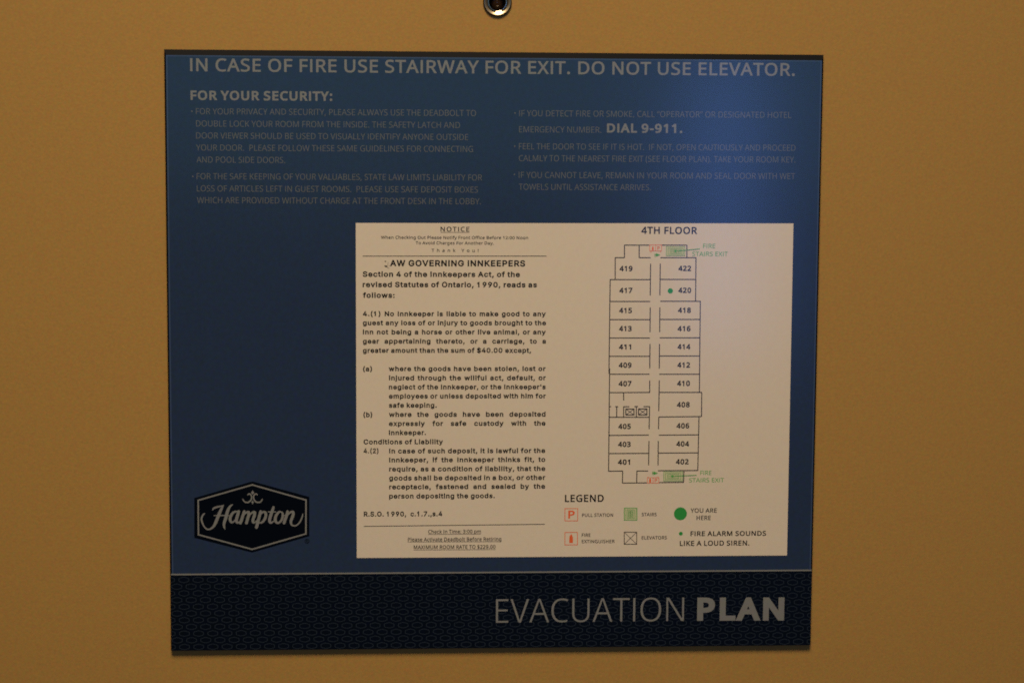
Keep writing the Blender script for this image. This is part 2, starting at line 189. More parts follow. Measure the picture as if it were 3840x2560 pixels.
  ('p', 493, [[273, 438, 322, 432, 365, 413, 401, 383, 428, 339, 444, 284, 449, 216, 444, 148, 427, 93, 401, 49, 365, 17, 322, -2, 272, -8, 213, 1, 170, 24, 139, 55, 134, 55, 137, 20, 139, -16, 139, -192, 68, -192, 68, 430, 126, 430, 136, 371, 139, 371, 170, 405, 213, 429], [260, 379, 221, 374, 190, 362, 167, 342, 152, 313, 142, 275, 139, 229, 139, 216, 142, 167, 150, 126, 165, 93, 188, 70, 220, 55, 261, 51, 297, 56, 326, 72, 348, 98, 364, 131, 373, 171, 376, 217, 369, 283, 348, 334, 311, 367]]),
  ('r', 331, [[269, 438, 295, 437, 319, 433, 310, 368, 287, 372, 264, 374, 217, 363, 176, 334, 149, 289, 139, 229, 139, 0, 68, 0, 68, 430, 126, 430, 134, 351, 137, 351, 170, 395, 214, 426, 240, 435]]),
  ('s', 384, [[348, 119, 343, 80, 327, 49, 302, 24, 268, 6, 226, -4, 176, -8, 99, -1, 42, 19, 42, 83, 104, 60, 178, 49, 224, 53, 256, 66, 274, 86, 280, 112, 271, 141, 239, 167, 174, 196, 103, 228, 76, 245, 57, 266, 45, 292, 41, 324, 52, 372, 85, 408, 137, 430, 202, 438, 275, 430, 339, 409, 315, 353, 258, 372, 197, 380, 159, 377, 131, 366, 114, 350, 108, 328, 119, 298, 154, 274, 219, 246, 289, 215, 314, 197, 333, 176, 344, 150]]),
  ('t', 289, [[212, 50, 245, 53, 272, 59, 272, 5, 240, -4, 200, -8, 167, -5, 138, 4, 112, 20, 91, 44, 78, 79, 74, 125, 74, 375, 13, 375, 13, 409, 75, 437, 103, 528, 144, 528, 144, 430, 269, 430, 269, 375, 144, 375, 144, 127, 149, 93, 163, 69, 185, 54]]),
  ('u', 495, [[427, 430, 427, 0, 370, 0, 359, 57, 356, 57, 321, 20, 273, -1, 220, -8, 173, -4, 134, 8, 103, 29, 81, 59, 68, 99, 63, 148, 63, 430, 135, 430, 135, 153, 141, 108, 158, 76, 188, 57, 230, 51, 273, 55, 306, 69, 330, 91, 345, 121, 354, 160, 357, 206, 357, 430]]),
  ('v', 407, [[163, 0, 0, 430, 75, 430, 167, 176, 180, 137, 193, 96, 201, 63, 204, 63, 214, 96, 227, 138, 241, 176, 332, 430, 407, 430, 244, 0]]),
  ('y', 409, [[1, 430, 76, 430, 169, 185, 184, 144, 196, 105, 205, 68, 209, 68, 224, 121, 245, 186, 333, 430, 409, 430, 224, -59, 188, -130, 165, -156, 138, -176, 106, -188, 67, -192, 34, -190, 9, -186, 9, -130, 30, -133, 56, -135, 99, -126, 130, -99, 152, -59, 174, -2]]),
  ('|', 442, [[192, 609, 250, 609, 250, -193, 192, -193]]),
  ('\u2019', 140, [[131, 564, 112, 503, 88, 437, 62, 376, 10, 376, 21, 424, 32, 476, 42, 527, 50, 573, 125, 573]]),
  ('\u201c', 288, [[278, 573, 263, 507, 249, 438, 238, 376, 162, 376, 156, 385, 175, 445, 200, 511, 226, 573], [130, 573, 115, 507, 100, 438, 90, 376, 14, 376, 10, 385, 28, 445, 53, 511, 79, 573]]),
  ('\u201d', 288, [[278, 564, 260, 503, 235, 437, 209, 376, 156, 376, 172, 441, 186, 510, 197, 573, 273, 573], [130, 564, 111, 503, 87, 437, 61, 376, 10, 376, 21, 424, 32, 476, 41, 527, 49, 573, 124, 573]]),
  (' ', 208, []),
]),
'I': (509, [
  ('$', 447, [[202, -74, 202, 583, 244, 583, 244, -74], [224, -9, 172, -4, 128, 9, 91, 31, 64, 60, 46, 96, 38, 137, 104, 137, 110, 110, 123, 88, 142, 71, 166, 59, 224, 49, 257, 52, 286, 60, 311, 74, 329, 92, 341, 114, 346, 139, 342, 161, 332, 179, 296, 205, 245, 222, 184, 239, 128, 260, 86, 289, 60, 326, 52, 372, 58, 413, 75, 448, 102, 476, 138, 498, 180, 511, 227, 516, 275, 511, 316, 498, 351, 476, 377, 449, 394, 415, 401, 378, 337, 378, 326, 412, 302, 437, 267, 453, 225, 459, 194, 456, 167, 448, 145, 435, 129, 418, 118, 398, 115, 376, 119, 352, 131, 334, 169, 308, 212, 293, 264, 279, 312, 264, 359, 238, 395, 198, 405, 171, 408, 139, 403, 99, 386, 64, 360, 34, 323, 11, 278, -4]]),
  ("'", 206, [[78, 318, 70, 509, 136, 509, 128, 318]]),
  ('(', 273, [[89, 207, 101, 324, 132, 441, 177, 539, 236, 539, 191, 428, 161, 313, 151, 207, 160, 115, 188, 16, 236, -96, 177, -96, 139, -21, 111, 55, 95, 131]]),
  (')', 273, [[37, -96, 86, 18, 113, 116, 122, 207, 112, 313, 82, 428, 37, 539, 97, 539, 142, 441, 173, 323, 184, 207, 178, 130, 161, 53, 134, -22, 97, -96]]),
  (',', 188, [[38, -119, 68, 71, 137, 71, 84, -119]]),
  ('.', 188, [[95, -4, 78, -1, 63, 9, 53, 24, 50, 41, 53, 59, 63, 73, 78, 83, 95, 87, 113, 83, 128, 73, 138, 59, 141, 41, 138, 24, 128, 9, 113, -1]]),
  ('0', 453, [[227, -7, 174, 1, 130, 24, 95, 62, 69, 113, 53, 178, 48, 254, 53, 330, 69, 395, 95, 447, 130, 484, 174, 508, 227, 516, 279, 508, 323, 484, 358, 447, 384, 395, 400, 330, 405, 254, 400, 178, 384, 113, 359, 62, 323, 24, 279, 1], [227, 50, 261, 56, 290, 74, 313, 103, 330, 144, 340, 194, 344, 254, 340, 314, 330, 365, 313, 405, 290, 435, 261, 453, 227, 460, 192, 453, 163, 435, 140, 405, 123, 365, 113, 314, 109, 254, 113, 194, 123, 144, 140, 103, 163, 74, 192, 56]]),
  ('1', 453, [[170, 0, 170, 356, 75, 356, 75, 407, 135, 432, 170, 509, 235, 509, 235, 0]]),
  ('2', 453, [[64, 0, 64, 47, 234, 229, 282, 282, 311, 327, 320, 371, 317, 397, 308, 419, 293, 436, 273, 449, 224, 460, 196, 457, 172, 447, 153, 433, 139, 413, 130, 390, 127, 362, 66, 362, 71, 405, 86, 442, 111, 473, 143, 496, 182, 511, 225, 516, 268, 511, 306, 497, 337, 474, 361, 445, 376, 411, 381, 372, 371, 318, 336, 259, 267, 180, 153, 60, 153, 57, 389, 57, 389, 0]]),
  ('4', 453, [[40, 105, 40, 158, 247, 509, 311, 509, 109, 166, 109, 163, 413, 163, 413, 105], [282, 0, 282, 121, 282, 146, 282, 318, 343, 318, 343, 0]]),
  ('7', 453, [[97, 0, 323, 448, 323, 452, 62, 452, 62, 509, 391, 509, 391, 449, 165, 0]]),
  ('9', 453, [[226, 516, 271, 510, 310, 494, 343, 468, 368, 434, 384, 393, 389, 347, 385, 309, 373, 270, 315, 168, 200, 0, 130, 0, 301, 248, 307, 248, 287, 221, 257, 202, 218, 195, 175, 199, 137, 214, 106, 237, 83, 269, 68, 307, 64, 352, 69, 397, 85, 436, 110, 469, 143, 494, 182, 510], [226, 460, 199, 457, 174, 446, 154, 429, 138, 407, 129, 381, 125, 352, 129, 322, 138, 295, 154, 274, 174, 257, 199, 247, 226, 243, 254, 247, 279, 257, 299, 273, 314, 295, 324, 321, 327, 350, 324, 381, 314, 407, 299, 429, 279, 446, 254, 457]]),
  (':', 188, [[95, -4, 78, -1, 63, 9, 53, 24, 50, 41, 53, 59, 63, 73, 78, 83, 95, 87, 113, 83, 128, 73, 138, 59, 141, 41, 138, 24, 128, 9, 113, -1], [95, 271, 78, 274, 63, 284, 53, 299, 50, 316, 53, 334, 63, 349, 78, 359, 95, 362, 113, 359, 128, 349, 138, 334, 141, 316, 138, 299, 128, 284, 113, 274]]),
  ('A', 480, [[16, 0, 201, 509, 276, 509, 463, 0, 395, 0, 287, 302, 264, 372, 232, 478, 245, 478, 213, 371, 191, 302, 85, 0], [110, 142, 110, 199, 370, 199, 370, 142]]),
  ('C', 510, [[267, -7, 205, 1, 150, 25, 104, 63, 70, 115, 48, 179, 40, 254, 48, 329, 70, 393, 104, 445, 150, 484, 205, 508, 267, 516, 340, 504, 373, 490, 402, 471, 427, 447, 448, 418, 463, 385, 473, 348, 408, 348, 389, 395, 357, 428, 315, 449, 267, 456, 223, 450, 184, 432, 150, 403, 125, 364, 109, 314, 103, 254, 109, 194, 125, 145, 151, 105, 184, 76, 223, 59, 267, 53, 315, 60, 357, 81, 389, 114, 408, 160, 473, 160, 463, 124, 448, 91, 428, 62, 402, 38, 373, 19, 341, 5, 305, -4]]),
  ('E', 419, [[60, 0, 60, 509, 372, 509, 372, 452, 125, 452, 125, 286, 355, 286, 355, 229, 125, 229, 125, 57, 375, 57, 375, 0]]),
  ('G', 520, [[269, -7, 205, 1, 149, 25, 104, 64, 69, 116, 47, 179, 40, 254, 47, 329, 69, 393, 103, 445, 149, 484, 203, 508, 265, 516, 304, 513, 340, 504, 374, 489, 403, 469, 429, 445, 449, 416, 465, 384, 474, 349, 408, 349, 387, 393, 356, 427, 315, 448, 265, 456, 222, 450, 183, 432, 150, 404, 125, 364, 109, 314, 103, 254, 109, 194, 125, 145, 151, 105, 184, 76, 224, 59, 269, 53, 309, 57, 345, 71, 374, 93, 396, 123, 410, 160, 415, 202, 434, 199, 283, 199, 283, 256, 478, 256, 478, 200, 471, 141, 451, 91, 419, 50, 377, 19, 326, 0]]),
  ('H', 517, [[60, 0, 60, 509, 125, 509, 125, 289, 392, 289, 392, 509, 457, 509, 457, 0, 392, 0, 392, 232, 125, 232, 125, 0]]),
  ('I', 185, [[60, 0, 60, 509, 125, 509, 125, 0]]),
  ('K', 467, [[104, 145, 104, 216, 139, 261, 174, 303, 212, 344, 364, 509, 448, 509, 231, 276, 228, 276], [60, 0, 60, 509, 125, 509, 125, 334, 124, 225, 125, 193, 125, 0], [372, 0, 188, 259, 228, 309, 449, 0]]),
  ('L', 393, [[60, 0, 60, 509, 125, 509, 125, 57, 361, 57, 361, 0]]),
  ('N', 523, [[60, 0, 60, 509, 136, 509, 343, 183, 363, 151, 388, 107, 414, 55, 405, 54, 401, 108, 399, 157, 399, 195, 399, 509, 463, 509, 463, 0, 387, 0, 202, 290, 177, 331, 148, 381, 108, 452, 119, 454, 122, 384, 124, 328, 125, 291, 125, 0]]),
  ('O', 533, [[267, -7, 205, 1, 150, 25, 105, 63, 70, 115, 48, 179, 40, 254, 48, 329, 70, 393, 105, 445, 150, 484, 205, 508, 267, 516, 329, 508, 384, 484, 429, 445, 464, 393, 486, 329, 493, 254, 486, 179, 464, 115, 429, 63, 384, 25, 329, 1], [267, 53, 310, 59, 349, 76, 383, 105, 408, 144, 425, 194, 430, 254, 425, 314, 408, 365, 383, 404, 349, 433, 310, 450, 267, 456, 223, 450, 184, 433, 151, 404, 125, 364, 109, 314, 103, 254, 109, 194, 125, 144, 151, 105, 184, 76, 223, 59]]),
  ('P', 445, [[60, 0, 60, 509, 235, 509, 289, 503, 332, 487, 366, 462, 390, 430, 404, 391, 409, 348, 404, 304, 390, 265, 366, 233, 332, 207, 289, 191, 235, 186, 109, 186, 109, 242, 233, 242, 269, 246, 297, 256, 318, 272, 333, 294, 342, 319, 344, 348, 342, 376, 333, 402, 318, 423, 297, 439, 268, 449, 232, 452, 125, 452, 125, 0]]),
  ('R', 449, [[60, 0, 60, 509, 236, 509, 290, 504, 333, 489, 367, 465, 390, 433, 405, 395, 409, 352, 405, 309, 390, 271, 367, 240, 333, 217, 289, 203, 236, 198, 96, 198, 96, 255, 234, 255, 269, 258, 298, 267, 319, 281, 334, 300, 342, 324, 345, 352, 342, 380, 334, 405, 319, 425, 298, 440, 269, 449, 233, 452, 125, 452, 125, 0], [353, 0, 230, 229, 303, 229, 428, 0]]),
  ('S', 447, [[224, -9, 172, -4, 128, 9, 91, 31, 64, 60, 46, 96, 38, 137, 104, 137, 110, 110, 123, 88, 142, 71, 166, 59, 224, 49, 257, 52, 286, 60, 311, 74, 329, 92, 341, 114, 346, 139, 342, 161, 332, 179, 296, 205, 245, 222, 184, 239, 128, 260, 86, 289, 60, 326, 52, 372, 58, 413, 75, 448, 102, 476, 138, 498, 180, 511, 227, 516, 275, 511, 316, 498, 351, 476, 377, 449, 394, 415, 401, 378, 337, 378, 326, 412, 302, 437, 267, 453, 225, 459, 194, 456, 167, 448, 145, 435, 129, 418, 118, 398, 115, 376, 119, 352, 131, 334, 169, 308, 212, 293, 264, 279, 312, 264, 359, 238, 395, 198, 405, 171, 408, 139, 403, 99, 386, 64, 360, 34, 323, 11, 278, -4]]),
  ('V', 480, [[204, 0, 16, 509, 84, 509, 192, 206, 215, 137, 248, 31, 235, 31, 267, 138, 290, 206, 395, 509, 463, 509, 278, 0]]),
  ('W', 686, [[155, 0, 16, 509, 82, 509, 163, 196, 175, 145, 187, 94, 197, 40, 189, 40, 200, 94, 211, 145, 224, 196, 306, 509, 380, 509, 462, 196, 474, 145, 486, 94, 497, 40, 488, 40, 499, 94, 510, 145, 523, 196, 603, 509, 670, 509, 530, 0, 455, 0, 368, 323, 351, 391, 336, 475, 350, 475, 335, 395, 318, 323, 230, 0]]),
  ('a', 389, [[160, -9, 126, -5, 94, 5, 68, 22, 48, 45, 35, 73, 30, 108, 34, 138, 43, 161, 58, 179, 78, 193, 125, 211, 178, 220, 234, 227, 265, 235, 273, 243, 276, 255, 276, 257, 267, 297, 240, 322, 196, 331, 149, 322, 118, 301, 100, 274, 41, 291, 57, 322, 79, 346, 104, 364, 133, 375, 194, 384, 239, 379, 286, 360, 306, 343, 322, 320, 333, 290, 337, 251, 337, 0, 277, 0, 277, 52, 272, 52, 252, 25, 215, 1], [170, 45, 202, 49, 228, 59, 248, 74, 263, 93, 272, 115, 276, 138, 276, 190, 259, 182, 231, 176, 200, 171, 175, 168, 134, 159, 103, 139, 95, 124, 92, 105, 102, 72, 130, 52]]),
  ('b', 424, [[229, -8, 198, -5, 172, 4, 138, 31, 118, 59, 112, 59, 112, 0, 53, 0, 53, 509, 114, 509, 114, 319, 118, 319, 137, 346, 171, 373, 197, 381, 229, 384, 274, 378, 313, 361, 345, 332, 370, 293, 385, 245, 390, 189, 385, 133, 370, 84, 346, 45, 313, 16, 274, -2], [220, 47, 253, 51, 279, 66, 301, 88, 316, 117, 325, 151, 328, 189, 325, 227, 316, 261, 301, 290, 280, 311, 253, 325, 220, 330, 188, 325, 161, 312, 140, 291, 125, 263, 116, 229, 113, 189, 116, 150, 125, 115, 140, 86, 162, 65, 188, 51]]),
  ('c', 396, [[207, -8, 159, -2, 117, 16, 82, 46, 56, 85, 40, 133, 34, 187, 40, 243, 56, 291, 82, 330, 117, 360, 159, 378, 207, 384, 260, 377, 305, 356, 340, 322, 362, 277, 303, 262, 290, 289, 270, 311, 242, 325, 207, 330, 173, 325, 145, 310, 124, 287, 108, 258, 99, 224, 96, 187, 99, 151, 108, 117, 124, 89, 145, 66, 173, 51, 207, 46, 243, 52, 271, 66, 292, 89, 304, 117, 363, 102, 341, 56, 306, 21, 261, -1]]),
  ('d', 424, [[195, -8, 151, -2, 111, 16, 79, 45, 55, 84, 39, 133, 34, 189, 39, 245, 55, 293, 79, 332, 112, 361, 151, 378, 196, 384, 228, 381, 253, 373, 287, 346, 306, 319, 311, 319, 311, 509, 372, 509, 372, 0, 313, 0, 313, 59, 307, 59, 287, 31, 252, 4, 227, -5], [205, 47, 236, 51, 263, 65, 284, 86, 299, 115, 309, 150, 312, 189, 309, 229, 300, 263, 284, 291, 263, 312, 237, 325, 205, 330, 172, 325, 145, 311, 124, 290, 108, 261, 99, 227, 96, 189, 99, 151, 109, 117, 124, 88, 145, 66, 172, 51]]),
  ('e', 404, [[212, -8, 161, -2, 117, 16, 82, 46, 56, 85, 40, 132, 34, 187, 39, 242, 55, 290, 81, 329, 115, 359, 157, 378, 205, 384, 266, 374, 294, 361, 319, 341, 341, 315, 357, 282, 368, 242, 371, 194, 371, 169, 75, 169, 75, 221, 338, 221, 310, 202, 307, 237, 298, 269, 283, 294, 263, 314, 237, 326, 205, 330, 173, 326, 146, 313, 125, 294, 109, 270, 99, 241, 96, 211, 96, 178, 100, 139, 110, 106, 128, 80, 151, 61, 179, 50, 212, 46, 254, 53, 285, 73, 306, 105, 365, 91, 353, 63, 335, 39, 311, 19, 283, 4, 249, -5]]),
  ('f', 254, [[228, 379, 228, 327, 6, 327, 6, 379], [81, 0, 81, 432, 84, 461, 96, 486, 113, 505, 135, 519, 187, 530, 222, 527, 243, 521, 227, 468, 215, 472, 195, 474, 171, 470, 154, 460, 145, 443, 142, 419, 142, 0]]),
  ('g', 425, [[207, -151, 168, -148, 134, -140, 82, -110, 51, -69, 101, -41, 122, -66, 154, -88, 207, -97, 249, -92, 282, -75, 304, -47, 311, -6, 311, 68, 306, 68, 287, 41, 252, 16, 227, 8, 195, 5, 152, 10, 113, 27, 80, 53, 55, 90, 39, 136, 34, 191, 39, 246, 55, 293, 80, 332, 112, 361, 152, 378, 196, 384, 228, 382, 253, 373, 288, 346, 308, 319, 313, 319, 313, 379, 372, 379, 372, -9, 367, -54, 350, -90, 324, -117, 291, -136, 251, -147], [205, 59, 237, 63, 264, 75, 285, 95, 300, 121, 309, 154, 312, 193, 309, 231, 300, 264, 285, 291, 264, 312, 237, 325, 205, 330, 172, 325, 145, 312, 124, 290, 109, 262, 99, 229, 96, 193, 99, 155, 109, 123, 124, 96, 145, 76, 172, 63]]),
  ('h', 410, [[114, 227, 114, 0, 53, 0, 53, 509, 114, 509, 114, 287, 102, 287, 124, 332, 152, 362, 187, 379, 227, 384, 264, 380, 295, 369, 321, 349, 341, 321, 353, 285, 357, 240, 357, 0, 296, 0, 296, 235, 290, 275, 273, 304, 246, 323, 210, 329, 184, 326, 161, 317, 141, 303, 126, 283, 117, 257]]),
  ('i', 167, [[53, 0, 53, 379, 114, 379, 114, 0], [84, 443, 67, 446, 54, 455, 44, 468, 41, 483, 44, 499, 54, 512, 67, 521, 84, 524, 100, 521, 114, 512, 123, 499, 126, 483, 123, 468, 114, 455, 100, 446]]),
  ('j', 167, [[53, 379, 114, 379, 114, -30, 111, -63, 102, -90, 86, -113, 65, -129, 37, -139, 4, -143, -10, -143, -10, -87, 2, -87, 25, -83, 40, -72, 50, -54, 53, -29], [83, 443, 67, 446, 53, 455, 44, 468, 41, 483, 44, 499, 53, 512, 67, 521, 83, 524, 100, 521, 114, 512, 123, 499, 126, 483, 123, 468, 114, 455, 100, 446]]),
  ('k', 381, [[110, 137, 110, 212, 121, 212, 284, 379, 360, 379, 184, 199, 177, 199], [53, 0, 53, 509, 114, 509, 114, 0], [294, 0, 148, 186, 191, 229, 372, 0]]),
  ('l', 177, [[60, 0, 60, 509, 125, 509, 125, 0]]),
  ('m', 610, [[53, 0, 53, 379, 112, 379, 112, 295, 108, 295, 118, 323, 132, 346, 172, 376, 219, 386, 257, 380, 287, 361, 309, 331, 321, 295, 312, 295, 322, 321, 337, 343, 381, 375, 437, 386, 468, 383, 497, 372, 522, 354, 541, 328, 553, 296, 557, 255, 557, 0, 496, 0, 496, 254, 490, 289, 473, 313, 447, 326, 419, 330, 395, 328, 374, 320, 345, 290, 335, 247, 335, 0, 274, 0, 274, 260, 269, 288, 253, 311, 229, 326, 199, 330, 158, 320, 140, 307, 126, 289, 117, 266, 114, 238, 114, 0]]),
  ('n', 410, [[114, 227, 114, 0, 53, 0, 53, 379, 112, 379, 112, 287, 102, 287, 124, 332, 152, 362, 187, 379, 227, 384, 264, 380, 295, 369, 321, 349, 341, 321, 353, 285, 357, 240, 357, 0, 296, 0, 296, 235, 290, 275, 273, 304, 246, 323, 210, 329, 184, 326, 161, 317, 141, 303, 126, 283, 117, 257]]),
  ('o', 415, [[207, -8, 159, -2, 117, 16, 82, 46, 56, 85, 40, 133, 34, 187, 40, 243, 56, 291, 82, 330, 117, 360, 159, 378, 207, 384, 256, 378, 299, 360, 333, 330, 359, 291, 376, 243, 381, 187, 376, 133, 359, 85, 333, 46, 299, 16, 256, -2], [207, 46, 242, 51, 270, 66, 292, 89, 307, 117, 316, 151, 319, 187, 316, 224, 307, 258, 292, 287, 270, 310, 242, 325, 207, 330, 173, 325, 145, 310, 124, 287, 108, 258, 99, 224, 96, 187, 99, 151, 108, 117, 124, 89, 145, 66, 173, 51]]),
  ('p', 424, [[53, -143, 53, 379, 112, 379, 112, 319, 118, 319, 137, 346, 171, 373, 197, 381, 229, 384, 274, 378, 313, 361, 345, 332, 370, 293, 385, 245, 390, 189, 385, 133, 370, 84, 346, 45, 313, 16, 274, -2, 229, -8, 198, -5, 173, 4, 138, 31, 118, 59, 114, 59, 114, -143], [220, 47, 253, 51, 279, 66, 301, 88, 316, 117, 325, 151, 328, 189, 325, 227, 316, 261, 301, 290, 280, 311, 253, 325, 220, 330, 188, 325, 161, 312, 140, 291, 125, 263, 116, 229, 113, 189, 116, 150, 125, 115, 140, 86, 162, 65, 188, 51]]),
  ('q', 424, [[372, -143, 311, -143, 311, 59, 306, 59, 287, 31, 252, 4, 227, -5, 195, -8, 151, -2, 111, 16, 79, 45, 55, 84, 39, 133, 34, 189, 39, 245, 55, 293, 79, 332, 112, 361, 151, 378, 196, 384, 228, 381, 253, 373, 287, 346, 307, 319, 313, 319, 313, 379, 372, 379], [205, 47, 236, 51, 263, 65, 284, 86, 299, 115, 309, 150, 312, 189, 309, 229, 300, 263, 284, 291, 263, 312, 237, 325, 205, 330, 172, 325, 145, 311, 124, 290, 108, 261, 99, 227, 96, 189, 99, 151, 109, 117, 124, 88, 145, 66, 172, 51]]),
  ('r', 259, [[53, 0, 53, 379, 112, 379, 112, 321, 115, 321, 130, 347, 152, 367, 181, 380, 213, 385, 229, 384, 243, 384, 243, 322, 230, 324, 207, 326, 182, 323, 159, 315, 140, 301, 126, 284, 117, 262, 114, 237, 114, 0]]),
  ('s', 365, [[182, -8, 145, -5, 112, 3, 84, 18, 62, 38, 45, 63, 36, 94, 94, 107, 105, 79, 124, 60, 150, 49, 181, 45, 217, 50, 244, 62, 262, 81, 268, 103, 265, 121, 254, 136, 237, 147, 212, 155, 149, 170, 104, 186, 72, 208, 53, 237, 47, 274, 51, 305, 65, 332, 87, 354, 115, 370, 149, 381, 187, 384, 223, 381, 254, 372, 279, 358, 299, 339, 324, 290, 268, 277, 258, 298, 243, 316, 219, 328, 187, 333, 156, 329, 131, 317, 114, 299, 109, 277, 112, 258, 124, 243, 172, 223, 229, 209, 275, 194, 306, 171, 325, 142, 331, 107, 326, 75, 312, 47, 290, 24, 260, 6, 223, -5]]),
  ('t', 227, [[204, 379, 204, 327, 6, 327, 6, 379], [65, 471, 126, 471, 126, 98, 128, 76, 136, 61, 150, 53, 170, 50, 185, 51, 202, 54, 213, 2, 192, -3, 168, -4, 125, 2, 92, 21, 72, 52, 65, 93]]),
  ('u', 410, [[182, -5, 146, -1, 115, 11, 89, 31, 69, 59, 57, 95, 53, 139, 53, 379, 114, 379, 114, 144, 119, 105, 137, 75, 164, 56, 200, 50, 226, 53, 249, 62, 268, 77, 283, 97, 293, 122, 296, 153, 296, 379, 357, 379, 357, 0, 298, 0, 298, 92, 307, 92, 286, 47, 257, 17, 222, 0]]),
  ('v', 389, [[163, 0, 17, 379, 84, 379, 165, 155, 187, 87, 206, 21, 184, 21, 203, 87, 224, 155, 305, 379, 371, 379, 226, 0]]),
  ('w', 567, [[138, 0, 23, 379, 87, 379, 133, 214, 154, 137, 175, 41, 165, 41, 186, 135, 206, 214, 252, 379, 316, 379, 362, 214, 382, 136, 402, 41, 391, 41, 413, 135, 434, 214, 480, 379, 545, 379, 429, 0, 368, 0, 319, 172, 305, 225, 291, 280, 277, 338, 291, 338, 277, 280, 263, 225, 248, 172, 199, 0]]),
  ('x', 379, [[21, 0, 171, 218, 171, 171, 29, 379, 100, 379, 147, 306, 179, 253, 207, 206, 175, 206, 202, 253, 233, 306, 282, 379, 352, 379, 209, 169, 209, 214, 358, 0, 287, 0, 231, 85, 200, 136, 173, 182, 205, 182, 178, 136, 148, 85, 91, 0]]),
  ('y', 389, [[47, -139, 61, -86, 71, -87, 104, -89, 130, -74, 151, -36, 163, -1, 17, 379, 84, 379, 165, 155, 187, 87, 206, 21, 184, 21, 202, 87, 224, 155, 305, 379, 371, 379, 204, -58, 177, -107, 139, -136, 91, -145, 65, -143]]),
  ('|', 230, [[141, 673, 141, -164, 88, -164, 88, 673]]),
  (' ', 188, []),
]),
}

